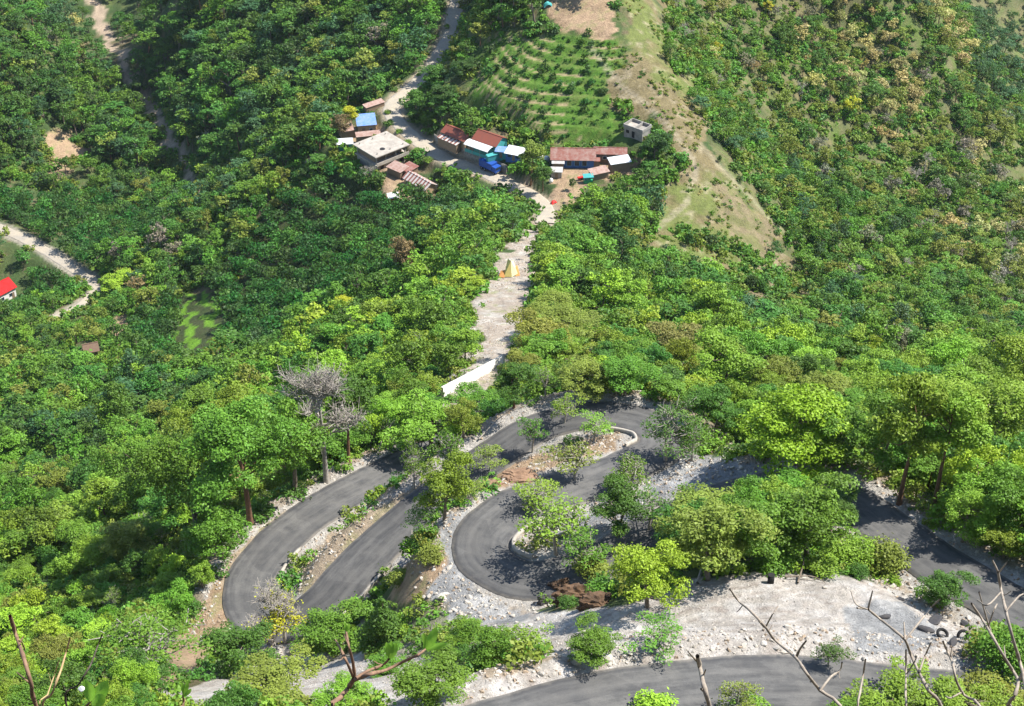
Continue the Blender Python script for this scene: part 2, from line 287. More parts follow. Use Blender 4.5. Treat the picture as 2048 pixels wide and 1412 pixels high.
STR = inpoly(PU, PV, [(362,570),(378,570),(392,640),(384,740),(368,740),(376,650)]) | inpoly(PU, PV, [(400,575),(414,575),(436,650),(440,700),(424,690),(418,640)]) | inpoly(PU, PV, [(340,650),(350,650),(352,760),(342,760)]); C = lay(C, STR * 1.0, (.13, .27, .02))
C = np.where(C.mean(-1, keepdims=True) > .3, C * .84, C); C = np.clip(C * (1 + n4[..., None] * .35), 0.005, .8)
bare = np.clip(so_ + bk + ro + cl + gr + gu + (D_as < 4.2) + (D_vi < 3.6) + (D_le < 3), 0, 1)
for (_u, _v, _r, _z), _p in zip(PADS, pads): bare = np.maximum(bare, (np.hypot(GX - _p[0], GY - _p[1]) < _r * .95).astype(float))
k = NT('ground_earth', 0.95); at = k.n('Attribute', attribute_name='gcol')
nz = k.noise(1.3, 8, rough=.72); nz2 = k.noise(5.0, 5, rough=.7)
v = k.math('ADD', k.math('MULTIPLY', nz, 1.3), k.math('MULTIPLY', nz2, .9)); v = k.ramp(v, .75, 1.45)
hsv = k.n('HueSaturation'); k.l(at.outputs['Color'], hsv.inputs['Color']); k.l(k.math('ADD', k.math('MULTIPLY', v, .75), .62), hsv.inputs['Value'])
k.color(hsv.outputs[0]); k.bump(k.math('ADD', nz, k.math('MULTIPLY', nz2, .35)), 1.0, .55); M_ground = k.m
idx = np.arange(NY * NX).reshape(NY, NX)
q = np.stack([idx[:-1, :-1], idx[:-1, 1:], idx[1:, 1:], idx[1:, :-1]], -1).reshape(-1, 4)
me = np_mesh('ground', np.stack([GX, GY, H], -1).reshape(-1, 3), q, M_ground, True, attrs={'gcol': ('POINT', C.reshape(-1, 3))})
tag(link(bpy.data.objects.new('ground', me)), kind='structure')

# ---------------- roads ----------------
def ribbon(name, R, half, mat, lift=0.0, jag=0.0, nseg=10, thick=0.25):
    T = np.gradient(R, axis=0); T[:, 2] = 0; T /= np.linalg.norm(T, axis=1)[:, None]; N = np.c_[T[:, 1], -T[:, 0], 0 * T[:, 0]]
    s = np.r_[0, np.cumsum(np.linalg.norm(np.diff(R, axis=0), axis=1))]
    hl = half + jag * (fbm(s, s * 0, 3, 5, 3)); hr = half + jag * (fbm(s, s * 0, 3, 9, 3))
    cols = []; acr = []
    for j in range(nseg + 1):
        t = j / nseg; off = -hl * (1 - t) + hr * t; z = lift + 0.05 * (1 - (2 * t - 1) ** 2)
        cols.append(R + N * off[:, None] + np.array((0, 0, z))); acr.append(2 * t - 1 + 0 * s)
    cols = [cols[0] - N * .1 - (0, 0, thick)] + cols + [cols[-1] + N * .1 - (0, 0, thick)]; acr = [acr[0]] + acr + [acr[-1]]
    co = np.stack(cols, 1).reshape(-1, 3); n_, m_ = len(R), len(cols); i = np.arange(n_ * m_).reshape(n_, m_)
    q = np.stack([i[:-1, :-1], i[:-1, 1:], i[1:, 1:], i[1:, :-1]], -1).reshape(-1, 4)
    me = np_mesh(name, co, q, mat, True, attrs={'across': ('POINT', np.stack(acr, 1).ravel()), 'along': ('POINT', np.repeat(s[:, None], m_, 1).ravel())})
    return tag(link(bpy.data.objects.new(name, me)), kind='structure')
k = NT('asphalt', 0.85); aa = k.n('Attribute', attribute_name='across').outputs['Fac']; al = k.n('Attribute', attribute_name='along').outputs['Fac']
cb = k.n('CombineXYZ'); k.l(k.math('MULTIPLY', aa, 2.2), cb.inputs[0]); k.l(k.math('MULTIPLY', al, .10), cb.inputs[1])
st1 = k.ramp(k.noise(2.4, 6, cb.outputs[0], .7), .38, .62); g1 = k.ramp(k.noise(.45, 6, rough=.7), .42, .60); g2 = k.ramp(k.noise(9, 4), .3, .7)
cc_ = k.mix(k.math('MULTIPLY', st1, .8), (.062, .062, .062), (.135, .132, .126)); cc_ = k.mix(k.math('MULTIPLY', g1, .5), cc_, (.165, .158, .145)); cc_ = k.mix(k.math('MULTIPLY', g2, .35), cc_, (.040, .040, .042))
edge = k.ramp(k.math('ADD', k.math('ABSOLUTE', aa), k.math('MULTIPLY', k.noise(.9, 6, rough=.75), .42)), 1.08, 1.24); cc_ = k.mix(k.math('MULTIPLY', edge, .75), cc_, (.24, .215, .18))
dk = k.ramp(k.math('ABSOLUTE', k.math('SUBTRACT', k.math('ABSOLUTE', aa), .88)), .10, 0.0); cc_ = k.mix(k.math('MULTIPLY', dk, .45), cc_, (.04, .04, .044))
pt = k.n('TexVoronoi'); pt.inputs['Scale'].default_value = .16; cb2 = k.n('CombineXYZ'); k.l(k.math('MULTIPLY', aa, 3.0), cb2.inputs[0]); k.l(al, cb2.inputs[1]); k.l(cb2.outputs[0], pt.inputs['Vector']); sx_ = k.n('SeparateXYZ'); k.l(pt.outputs['Color'], sx_.inputs[0]); cc_ = k.mix(k.math('MULTIPLY', k.math('GREATER_THAN', sx_.outputs[0], .72), .28), cc_, (.045, .045, .046)); wh = k.ramp(k.math('ABSOLUTE', k.math('SUBTRACT', k.math('ABSOLUTE', aa), .42)), .16, 0.0); cc_ = k.mix(k.math('MULTIPLY', wh, .22), cc_, (.19, .182, .168))
k.color(cc_); k.bump(k.noise(14, 4), .4, .03); M_asph = k.m
halves = np.interp(np.arange(len(R_as)) / len(R_as), [0, .30, .36, .47, .5, .58, .62, .70, .75, 1], [3.0, 3.0, 2.6, 2.9, 3.15, 2.9, 2.7, 2.75, 3.0, 3.0])
ribbon('asphalt_road', R_as, halves, M_asph, 0.02, 0.22)
M_dirt = NT('pale_dirt', .95)
k = M_dirt; al = k.n('Attribute', attribute_name='across').outputs['Fac']
c_ = k.mix(k.ramp(k.noise(.35, 6), .35, .65), (.42, .36, .27), (.33, .30, .25)); c_ = k.mix(k.ramp(k.noise(2.5, 5), .5, .75), c_, (.24, .20, .15)); k.color(c_); k.bump(k.noise(3, 5), .6, .12); M_dirt = k.m
ribbon('dirt_road', R_vi, 2.5, M_dirt, 0.02, 0.5); ribbon('valley_road', R_le, 1.9, M_dirt, 0.02, 0.4)
# ---------------- foliage builders ----------------
def leaf_material(name, trans=0.2, rough=0.55, fixed=None):
    k = NT(name, rough); oi = k.n('ObjectInfo'); lv = k.n('Attribute', attribute_name='lv').outputs['Fac']
    r = oi.outputs['Random']
    h = k.n('HueSaturation')
    if fixed: h.inputs['Color'].default_value = (*fixed, 1)
    else: k.l(oi.outputs['Color'], h.inputs['Color'])
    k.l(k.math('ADD', .478, k.math('MULTIPLY', r, .036)), h.inputs['Hue'])
    k.l(k.math('ADD', .50, k.math('ADD', k.math('MULTIPLY', lv, .82), k.math('MULTIPLY', r, .36))), h.inputs['Value'])
    y = k.mix(k.math('MULTIPLY', k.ramp(lv, .72, 1.0), .35), h.outputs[0], (.20, .24, .035))
    k.l(y, k.p.inputs['Base Color']); tr = k.n('BsdfTranslucent'); k.l(k.mix(.35, y, (.26, .34, .02), 'MIX'), tr.inputs['Color'])
    mx = k.n('MixShader'); mx.inputs[0].default_value = trans; k.l(k.p.outputs[0], mx.inputs[1]); k.l(tr.outputs[0], mx.inputs[2])
    k.l(mx.outputs[0], k.t.nodes['Material Output'].inputs['Surface']); return k.m
M_leaf = leaf_material('leaf_green')
k = NT('bark', .9); f_ = k.noise(3.0, 6); k.color(k.mix(k.ramp(f_, .35, .65), (.115, .085, .06), (.24, .20, .16))); k.bump(k.noise(9, 4), .5, .06); M_bark = k.m
k = NT('bark_pale', .9); f_ = k.noise(4.0, 6); k.color(k.mix(k.ramp(f_, .35, .65), (.40, .37, .32), (.25, .22, .19))); M_barkp = k.m
k = NT('bark_red', .9); f_ = k.noise(3.0, 6); k.color(k.mix(k.ramp(f_, .35, .65), (.22, .12, .07), (.12, .07, .045))); M_barkr = k.m

def tube(path, rad, seg=6):
    P = np.asarray(path, float); n = len(P); T = np.gradient(P, axis=0); T /= np.linalg.norm(T, axis=1)[:, None] + 1e-9
    up = np.array((0.31, 0.17, 0.93)); A = np.cross(T, up); A /= np.linalg.norm(A, axis=1)[:, None] + 1e-9; B = np.cross(T, A)
    th = np.arange(seg) / seg * 2 * np.pi; r = np.asarray(rad, float)[:, None, None]
    co = P[:, None] + r * (A[:, None] * np.cos(th)[None, :, None] + B[:, None] * np.sin(th)[None, :, None])
    i = np.arange(n * seg).reshape(n, seg); j = np.roll(i, -1, 1)
    return co.reshape(-1, 3), np.stack([i[:-1], j[:-1], j[1:], i[1:]], -1).reshape(-1, 4)
def merge(parts):
    co, q, o = [], [], 0
    for c_, q_ in parts: co.append(c_); q.append(q_ + o); o += len(c_)
    return np.vstack(co), np.vstack(q)
def leafs(R, cen, rad, cnt, size, flat=0.8, up=0.5, aspect=0.62, hollow=0.6, down=0.35, fold=0.0):
    """leaf-sized faces scattered over the outside of every clump"""
    n = len(cen); idx = np.repeat(np.arange(n), cnt); m = len(idx)
    d = R.normal(size=(m, 3)); d /= np.linalg.norm(d, axis=1)[:, None]; neg = d[:, 2] < 0; flip = neg & (R.random(m) > down); d[flip, 2] *= -1
    rr = rad[idx] * (hollow + (1.1 - hollow) * R.random(m) ** .6); st_ = R.random(m) < .13; rr[st_] *= R.uniform(1.1, 1.6, st_.sum())
    c = cen[idx] + d * rr[:, None] * np.array((1, 1, flat))
    nrm = d * .6 + R.normal(size=(m, 3)) * .62 + np.array((0, 0, up)); nrm /= np.linalg.norm(nrm, axis=1)[:, None]
    t = np.cross(nrm, R.normal(size=(m, 3))); t /= np.linalg.norm(t, axis=1)[:, None] + 1e-9; b = np.cross(nrm, t)
    s = (size * (.55 + .8 * R.random(m)))[:, None]
    co = np.stack([c - t * s, c + b * s * aspect + nrm * s * .12, c + t * s, c - b * s * aspect + nrm * s * .12], 1).reshape(-1, 3)
    cl = R.random(n)[idx] * .55 + R.random(m) * .45
    return co, np.arange(m * 4).reshape(-1, 4), cl
def limb(R, a, b, r0, r1, n=5, wob=.12):
    t = np.linspace(0, 1, n)[:, None]; L = np.linalg.norm(b - a); p = a * (1 - t) + b * t + R.normal(size=(n, 3)) * wob * L * .5 * (t * (1 - t)) * 2
    p[:, 2] += (np.sin(t[:, 0] * np.pi) * -.06 * L); return tube(p, r0 + (r1 - r0) * t[:, 0], 5)
def arch(kind, seed, lod):
    """one tree: (trunk mesh, crown mesh) of nominal size; returns crown width and total height too"""
    R = np.random.default_rng(seed * 31 + hash(kind) % 1 + sum(map(ord, kind)))
    dens, ls = {0: (1.0, 1.0), 1: (.42, 1.5), 2: (.15, 2.3), 3: (2.3, .66)}[lod]
    if lod == 3: lod = 0
    P = dict(
      broad=dict(H=10, W=8.4, b=.20, n=74, cr=(.05, .125), c=125, ls=.15, flat=.75), wide=dict(H=9, W=10.5, b=.30, n=80, cr=(.04, .105), c=115, ls=.15, flat=.6),
      tall=dict(H=13, W=7.5, b=.36, n=72, cr=(.055, .14), c=120, ls=.155, flat=.8), layer=dict(H=10, W=11, b=.15, n=80, cr=(.06, .14), c=190, ls=.17, flat=.32),
      sparse=dict(H=8, W=6, b=.28, n=34, cr=(.06, .15), c=46, ls=.14, flat=.7), orchard=dict(H=4.6, W=4.6, b=.05, n=26, cr=(.17, .30), c=150, ls=.13, flat=.9),
      cone=dict(H=6, W=4, b=.03, n=46, cr=(.12, .24), c=140, ls=.12, flat=.9), bush=dict(H=2.6, W=3.6, b=.0, n=18, cr=(.16, .30), c=130, ls=.12, flat=.8),
      bamboo=dict(H=12, W=9, b=.0, n=70, cr=(.08, .14), c=110, ls=.2, flat=1.5), dry=dict(H=9, W=8.5, b=.25, n=64, cr=(.06, .14), c=110, ls=.16, flat=.75),
      dead=dict(H=12, W=8, b=.3, n=46, cr=(.06, .12), c=5, ls=.12, flat=.9), spiky=dict(H=1.5, W=1.6, b=0, n=7, cr=(.25, .4), c=60, ls=.1, flat=.9))[kind]
    H_, W_, n = P['H'], P['W'], P['n']; rw = W_ / 2
    if lod == 2: n = max(10, int(n * .6))
    hb = P['b'] * H_; hc = (H_ - hb)
    cen, rad = [], []
    tries = 0
    while len(cen) < n and tries < 4000:
        tries += 1
        d = R.normal(size=3); d /= np.linalg.norm(d); rr = R.uniform(.45, 1) ** .7
        cr = R.uniform(*P['cr']) * W_
        if kind == 'cone': zz = R.random() ** 1.4; a = R.uniform(0, 6.28); w = rw * (1 - zz) * .8; p = np.array((math.cos(a) * w, math.sin(a) * w, hb + .3 + zz * (hc - .5))); cr *= (1.1 - zz * .75)
        elif kind == 'bamboo': zz = R.random(); a = R.uniform(0, 6.28); w = rw * (.25 + .75 * zz ** .7) * R.uniform(.2, 1); p = np.array((math.cos(a) * w, math.sin(a) * w, hb + zz * hc * (1 - .35 * (w / rw) ** 2)))
        elif kind == 'layer': lev = R.integers(0, 5) / 4; a = R.uniform(0, 6.28); w = rw * math.sqrt(max(0, 1 - (lev * .92) ** 2)) * R.uniform(.15, .92) ** .6; p = np.array((math.cos(a) * w, math.sin(a) * w, hb + hc * (.22 + .68 * lev) - .10 * w))
        elif kind in ('broad', 'wide', 'tall', 'sparse', 'dry', 'dead'):
            if not cen:
                nl = int(R.integers(5, 9)); LB = []
                for q_ in range(nl):
                    a = q_ * 2.4 + R.uniform(-.5, .5); zz = (q_ + .5) / nl; w = rw * R.uniform(.35, .72) * (1.1 - .5 * abs(zz - .4)); lr = W_ * R.uniform(.15, .27)
                    LB.append((np.array((math.cos(a) * w, math.sin(a) * w, hb + hc * (.18 + .68 * zz))), lr))
                LB.append((np.array((0, 0, H_ - W_ * .22)), W_ * .22)); lw = np.array([l_[1] ** 2 for l_ in LB]); lw /= lw.sum()
            L0, lr = LB[R.choice(len(LB), p=lw)]; d[2] = d[2] if d[2] > 0 or R.random() < .35 else -d[2]; sf = {'wide': .5, 'broad': .72, 'tall': .85}.get(kind, .75)
            if R.random() < .10: lr = lr * 1.3
            p = L0 + d * lr * R.uniform(.5, 1.05) * np.array((1, 1, sf)); p[2] = max(hb * .8, p[2])
        else:
            p = np.array((d[0] * rr * (rw - cr * .8), d[1] * rr * (rw - cr * .8), hb + hc * .5 + d[2] * rr * (hc * .5 - cr * P['flat'] * .8)))
            if p[2] < hb + hc * .32 and R.random() < .6: p[2] += hc * .3
            if p[2] < hb: p[2] = hb + .1
            a = math.atan2(d[1], d[0]); m_ = 1 + .22 * math.sin(a * 2 + seed) + .16 * math.sin(a * 3 + seed * 2.1); p[0] *= m_; p[1] *= m_
        if any(np.linalg.norm((p - q_) * (1, 1, 1 / P['flat'])) < .55 * cr for q_ in cen): continue
        cen.append(p); rad.append(cr)
    cen = np.array(cen); rad = np.array(rad)
    cnt = np.maximum(4, (P['c'] * dens * (rad / rad.mean()) ** 2)).astype(int)
    lf = leafs(R, cen, rad, cnt, P['ls'] * ls, P['flat'], up=.55 if kind != 'dead' else 0, down=.3)
    ex = []
    # stray leaves round the outline
    # trunk and limbs
    parts = []; tr = W_ * .024 + .03
    if kind in ('bush', 'spiky', 'orchard', 'bamboo'):
        k_ = {0: 9, 1: 6, 2: 3}[lod]
        for i in R.choice(len(cen), min(k_, len(cen)), False): parts.append(limb(R, np.array((R.normal() * .12, R.normal() * .12, -.4)), cen[i], tr * .6, .02, 4))
    else:
        top = np.array((R.normal() * .3, R.normal() * .3, hb + hc * (.72 if kind != 'layer' else .85))); nt_ = 8; t = np.linspace(0, 1, nt_)
        ax = np.stack([top[0] * t ** 1.3 + .12 * np.sin(t * 5 + seed), top[1] * t + .12 * np.sin(t * 4 + 1 + seed), -.8 + (top[2] + .8) * t], 1)
        rr_ = tr * (1.25 - .95 * t); rr_[0] *= 1.5; parts.append(tube(ax, rr_, 8 if lod == 0 else 5))
        nb = {0: 22, 1: 12, 2: 4}[lod]
        if kind in ('dead', 'sparse', 'wide', 'dry'): nb = int(nb * 1.9)
        o_ = np.argsort(R.random(len(cen)))[:nb]
        for i in o_:
            z0 = np.clip(cen[i][2] - R.uniform(.25, .5) * np.hypot(cen[i][0], cen[i][1]) - .3, hb * .75, top[2]); tt = (z0 + .8) / (top[2] + .8)
            a0 = np.array([np.interp(tt, t, ax[:, c_]) for c_ in range(3)]); parts.append(limb(R, a0, cen[i], tr * (.62 - .35 * tt), .025, 5))
            if kind == 'dead' or (kind in ('sparse', 'dry') and lod == 0):
                for _ in range(14 if kind == 'dead' else 3):
                    d = R.normal(size=3); d[2] = abs(d[2]) + .3; d /= np.linalg.norm(d); s0 = a0 + (cen[i] - a0) * R.uniform(.45, 1); e0 = s0 + d * R.uniform(.6, 1.5)
                    parts.append(limb(R, s0, e0, .045, .02, 3, .2))
                    if kind == 'dead': parts.append(limb(R, s0 + (e0 - s0) * .5, s0 + (e0 - s0) * .5 + R.normal(size=3) * .5 + (0, 0, .25), .02, .01, 2, .1))
    return merge(parts), lf, W_, H_
ARCH = {}
def get_arch(kind, var, lod):
    key = (kind, var, lod)
    if key not in ARCH:
        tr, lf, W_, H_ = arch(kind, var + 1, lod)
        bark = {'dead': M_barkp, 'tall': M_barkr, 'sparse': M_barkp}.get(kind, M_bark)
        mt = np_mesh('trunk', tr[0], tr[1], bark, True)
        mc = np_mesh('crown', lf[0], lf[1], M_leaf, False, attrs={'lv': ('FACE', lf[2])})
        co, q = np.vstack([lf[0], tr[0]]), np.vstack([lf[1], tr[1] + len(lf[0])])
        mj = np_mesh('tree', co, q, [M_leaf, bark], False, mi=np.r_[np.zeros(len(lf[1])), np.ones(len(tr[1]))], attrs={'lv': ('FACE', np.r_[lf[2], np.zeros(len(tr[1]))])}) if lod in (1, 2) else None
        ARCH[key] = (mt, mc, mj, W_, H_)
    return ARCH[key]
KNAME = dict(broad='broadleaf_tree', wide='broadleaf_tree', tall='broadleaf_tree', layer='broadleaf_tree', sparse='young_tree', orchard='orchard_tree', cone='conical_shrub', bush='bush', bamboo='bamboo_clump', dry='dry_tree', dead='bare_tree', spiky='terrace_shrub')
CATS = dict(broadleaf_tree='tree', young_tree='tree', orchard_tree='orchard tree', conical_shrub='shrub', bush='bush', bamboo_clump='bamboo', dry_tree='dry tree', bare_tree='bare tree', terrace_shrub='shrub')
def put_tree(kind, var, lod, loc, sw, sh, rot, color, label, group=None, parts=True, tilt=(0, 0), name=None):
    mt, mc, mj, W_, H_ = get_arch(kind, var, lod); nm = name or KNAME[kind]
    if parts:
        r = bpy.data.objects.new(nm, None); r.empty_display_size = .2
        a = bpy.data.objects.new('trunk' if kind not in ('bush', 'spiky', 'orchard', 'bamboo', 'cone') else 'stems', mt); b = bpy.data.objects.new('crown' if kind != 'dead' else 'twig_leaves', mc)
        for x in (a, b): S.collection.objects.link(x); x.parent = r; x.color = (*color, 1)
    else:
        r = bpy.data.objects.new(nm, mj)
    S.collection.objects.link(r); r.color = (*color, 1)
    r.location = loc; r.scale = (sw, sw, sh); r.rotation_euler = (tilt[0], tilt[1], rot)
    return tag(r, label, CATS[KNAME[kind]] if name is None else name.replace('_', ' '), group)

# leaf colours; dark and blue also stand in for shade on the far slopes
LC = dict(dark=(.036, .088, .018), mid=(.052, .130, .018), green=(.084, .182, .018), bright=(.138, .238, .022), lime=(.205, .318, .024), yellow=(.33, .34, .02), olive=(.145, .185, .028), blue=(.042, .100, .036), orch=(.022, .086, .012), tan=(.40, .36, .13), grey=(.20, .19, .135), rust=(.20, .15, .07))
LW = dict(dark='dark green', mid='mid green', green='fresh green', bright='bright green', lime='lime green', yellow='yellow green', olive='olive green', blue='bluish green', orch='deep green', tan='straw coloured', grey='greyish', rust='reddish brown')
LC = {k_: tuple(min(1, q_ * (1.25 if k_ not in ('tan', 'grey', 'rust') else 1.0)) for q_ in v_) for k_, v_ in LC.items()}
# ---------------- keep-clear picture of the roads and bare ground (which trees must not hide) ----------------
KC = np.zeros((380, 560), bool)                       # 4 photo pixels a cell, with a margin of 24 cells left and right
def kc_stamp(u, v, r):
    u = np.asarray(u) / 4 + 24; v = np.asarray(v) / 4 + 10; r = int(r)
    for du in range(-r, r + 1):
        for dv in range(-r, r + 1):
            i = (v + dv).astype(int); j = (u + du).astype(int); ok = (i >= 0) & (i < 380) & (j >= 0) & (j < 560); KC[i[ok], j[ok]] = True
def kc_poly(*polys):
    jj, ii = np.meshgrid(np.arange(560), np.arange(380)); u = (jj - 24) * 4 + 2; v = (ii - 10) * 4 + 2
    for p in polys: KC[inpoly(u, v, p)] = True
for R_, hf, lo, hi in ((R_as, 4.0, 0, 9999), (R_vi, 3, 0, 9999), (R_le, 2.4, 0, 9999)):
    T = np.gradient(R_, axis=0); N = np.c_[T[:, 1], -T[:, 0]]; N /= np.linalg.norm(N, axis=1)[:, None]
    for o_ in np.linspace(-hf, hf, 9):
        u, v, _ = proj(R_[:, 0] + N[:, 0] * o_, R_[:, 1] + N[:, 1] * o_, R_[:, 2])
        s_ = ~(inpoly(u, v, [(1440,900),(1720,960),(1720,1010),(1640,1100),(1280,1110),(1290,1030),(1440,980)]) | inpoly(u, v, [(870,740),(960,700),(960,900),(880,890)]) | inpoly(u, v, [(830,130),(880,110),(800,215),(806,180)]))
        kc_stamp(u[s_], v[s_], 1)
KPOLY = [[(1340,1190),(1420,1155),(1600,1130),(1850,1195),(1940,1250),(1930,1300),(1700,1330),(1380,1320)],[(880,1040),(920,1060),(930,1160),(1060,1230),(1000,1260),(900,1250),(790,1200),(800,1130)],
 [(1000,500),(1055,480),(1072,530),(1070,600),(1060,640),(1000,690),(960,690),(945,600),(980,540)],[(880,770),(980,705),(1010,700),(1005,730),(930,790)],[(1290,950),(1340,935),(1425,917),(1540,935),(1440,965),(1290,980)],
 [(700,215),(770,200),(830,290),(880,300),(1130,300),(1260,290),(1260,340),(1180,375),(1110,425),(1040,385),(980,350),(880,330),(870,385),(780,350),(720,330),(680,310),(690,300),(680,270)],
 [(1240,220),(1300,220),(1310,290),(1250,280)],TERR,[(1235,20),(1290,60),(1380,250),(1490,395),(1540,450),(1480,480),(1400,380),(1380,330),(1300,240),(1240,150)],[(1085,0),(1240,0),(1230,70),(1130,80)],
 [(0,540),(34,540),(34,600),(0,600)],[(170,675),(200,675),(200,715),(170,715)],[(450,1120),(620,1130),(600,1230),(460,1240)]]
KPOLY += [[(368,575),(380,575),(392,640),(386,720),(374,720),(380,645)],[(402,580),(414,580),(436,650),(438,695),(428,690),(418,640)]]
kc_poly(*KPOLY)
GU2 = np.array([(175,-20),(205,50),(240,125)], float), np.array([(300,215),(345,285),(372,320)], float)
for g_ in GU2:
    for t in np.linspace(0, 1, 60):
        p = g_[0] + (g_[-1] - g_[0]) * t; kc_stamp(np.array([p[0]]), np.array([p[1]]), 2)
BARE = (bare > .5).astype(float)
# ---------------- hero trees ----------------
SUN_D = None; PLACED = []          # (x, y, r)
NH = [0]
def hero(kind, u, v, w, h, col, label, lod=0, var=None, group=None, tilt=(0, 0), name=None, rot=None):
    p = G(u, v); d = proj(*p)[2]; th = math.atan2(-p[2], p[1]); NH[0] += 1
    var = (NH[0] % 4) if var is None else var
    mt, mc, mj, W_, H_ = get_arch(kind, var, lod)
    wm = w * d / FPX
    if lod == 0 and wm / W_ > 1.3: lod = 3; mt, mc, mj, W_, H_ = get_arch(kind, var, 3)
    hm = max(wm * .45, (h - .5 * w * math.sin(th)) / math.cos(th) * d / FPX)
    c3 = LC[col] if isinstance(col, str) else col
    put_tree(kind, var, lod, (p[0], p[1], p[2] - .1), wm / W_, hm / H_, rot if rot is not None else NH[0] * 1.7, c3, label, group, True, tilt, name)
    PLACED.append((p[0], p[1], wm * .5)); return p
hero('tall', 500, 1050, 215, 300, 'green', 'biggest broadleaf tree left of the lower hairpin, reddish leaning trunk', tilt=(0, -.10))
hero('broad', 445, 975, 170, 215, 'bright', 'bright crown rising behind the red-trunked tree')
hero('broad', 310, 1040, 165, 200, 'green', 'rounded tree left of the broad tree beside the red-trunked one')
hero('broad', 395, 1085, 200, 270, 'green', 'broad tree with rounded crown just left of the big red-trunked tree')
hero('broad', 590, 985, 170, 230, 'green', 'tall green tree between the red-trunked giant and the bare grey tree')
hero('dead', 655, 965, 190, 270, 'grey', 'nearly leafless grey tree standing above the outer roadside', var=1)
hero('tall', 700, 925, 120, 190, 'mid', 'narrow dark green tree right of the bare grey tree')
hero('wide', 860, 905, 190, 150, 'bright', 'round yellow-green tree above the bend beside the white wall', var=2)
hero('broad', 445, 1120, 130, 140, 'green', 'low round tree on the outer edge of the lowest bend')
hero('sparse', 905, 968, 85, 120, 'green', 'slim pale-trunked young tree on the tan bank between two roads')
hero('sparse', 830, 978, 70, 105, 'green', 'second slim young tree left of the pale-trunked one on the tan bank')
hero('broad', 890, 1040, 125, 150, 'bright', 'leafy tree hiding the end of the tan bank in the middle of the bends')
hero('sparse', 850, 1075, 80, 80, 'green', 'low leafy shrub-like tree below the middle bank tree')
hero('sparse', 1066, 905, 65, 85, 'green', 'small round tree beside the upper loop of the asphalt')
hero('sparse', 1190, 880, 80, 70, 'bright', 'small thin tree on the island inside the upper loop')
hero('sparse', 1130, 850, 70, 80, 'bright', 'spindly tree leaning over the far edge of the upper loop')
hero('sparse', 980, 945, 75, 70, 'olive', 'dusty grey-green sapling on the bank left of the upper loop')
hero('sparse', 1150, 960, 110, 100, 'olive', 'thin yellowish tree on the bank above the U bend')
hero('sparse', 1110, 1110, 150, 140, 'bright', 'airy light green tree standing inside the U bend', var=1)
hero('broad', 1235, 1075, 120, 130, 'mid', 'darker green small tree right of the U bend island')
hero('sparse', 1165, 1145, 110, 110, 'green', 'thin branching tree on the lower lip of the U bend')
hero('wide', 1292, 1215, 175, 160, 'lime', 'bright lime green tree with flat tiers above the pale rock plateau', var=0)
hero('broad', 1415, 1160, 200, 200, 'olive', 'tall olive and yellow tree at the rear of the pale plateau')
hero('sparse', 1300, 1060, 110, 105, 'mid', 'dark leafy tree over the lower limb of the U bend')
hero('sparse', 1375, 1045, 95, 95, 'green', 'open green tree between the U bend and the central thicket')
hero('sparse', 1260, 985, 110, 100, 'green', 'open tree over the upper limb of the U bend')
hero('sparse', 1080, 1020, 110, 90, 'bright', 'airy yellow-green sapling on the far rim of the U bend')
hero('sparse', 930, 1000, 70, 60, 'olive', 'dry scrub sapling on the heap of tan earth')
hero('broad', 1360, 1130, 130, 150, 'mid', 'dark green tree at the left end of the central thicket')
hero('broad', 1500, 1130, 180, 175, 'green', 'green round tree in the middle of the central thicket')
hero('broad', 1610, 1120, 190, 190, 'green', 'wide green tree at the right end of the central thicket')
hero('broad', 1440, 1070, 180, 130, 'olive', 'yellow-brown crown at the back of the central thicket')
hero('broad', 1560, 1050, 170, 120, 'green', 'green crown at the back right of the central thicket')
hero('broad', 1660, 1060, 120, 110, 'mid', 'small dark crown at the top right of the central thicket')
hero('bush', 1185, 1150, 90, 50, 'olive', 'brownish bush on top of the undercut earth bank')
for (u_, v_, w_, l_) in ((799,266,18,'small bush on the bank between the road bend and the flat-roofed building'),(816,288,20,'second bush lower on the bank right of the flat-roofed building'),(834,306,22,'third bush on the bank right of the flat-roofed building'),(781,246,15,'topmost bush on the bank below the road bend'),(856,326,24,'bush on the bank above the striped roof'),(890,345,22,'bush on the verge below the stone wall'),(775,228,18,'tiny bush beside the blue roof and the road')): hero('bush', u_, v_, w_, w_ * .6, 'green', l_, lod=1)
hero('bush', 1140, 1212, 50, 30, 'mid', 'weedy bush at the foot of the undercut earth bank')
hero('bush', 1210, 1190, 70, 50, 'green', 'green bush right of the undercut earth bank')
for (u_, v_, w_, k_, c_, l_) in ((915,246,34,'bush','dark','dark bush behind the leftmost red roof'),(972,250,30,'bush','mid','small bush on the slope behind the second red roof'),(1018,258,30,'bush','mid','small bush on the bank above the blue roofed stall'),(1052,274,28,'bush','green','bush on the bank above the white roofed shop'),(895,205,60,'broad','dark','dark tree on the left shoulder of the terraced hill'),(930,150,50,'broad','dark','dark tree at the upper left of the terraces'),(870,165,60,'broad','mid','tree between the upper dirt road and the terraces'),(975,235,36,'bush','mid','bush at the lower left end of the terraces'),(920,232,44,'bush','mid','bush on the steep bank left of the lower terraces'),(1205,188,24,'bush','dark','small dark bush at the right end of the middle terraces')): hero(k_, u_, v_, w_, w_ * .75, c_, l_, lod=1)
hero('bush', 862, 1118, 70, 45, 'olive', 'dry bush on the cut bank right of the middle road')
hero('bush', 845, 1092, 60, 40, 'mid', 'dark bush at the top of the cut bank right of the middle road')
hero('bush', 800, 1165, 60, 40, 'olive', 'dry bush at the foot of the cut bank')
hero('bush', 1700, 1130, 110, 80, 'bright', 'light green bush between the central thicket and the right road')
hero('bush', 1770, 1135, 100, 75, 'olive', 'olive bush on the inner edge of the right road')
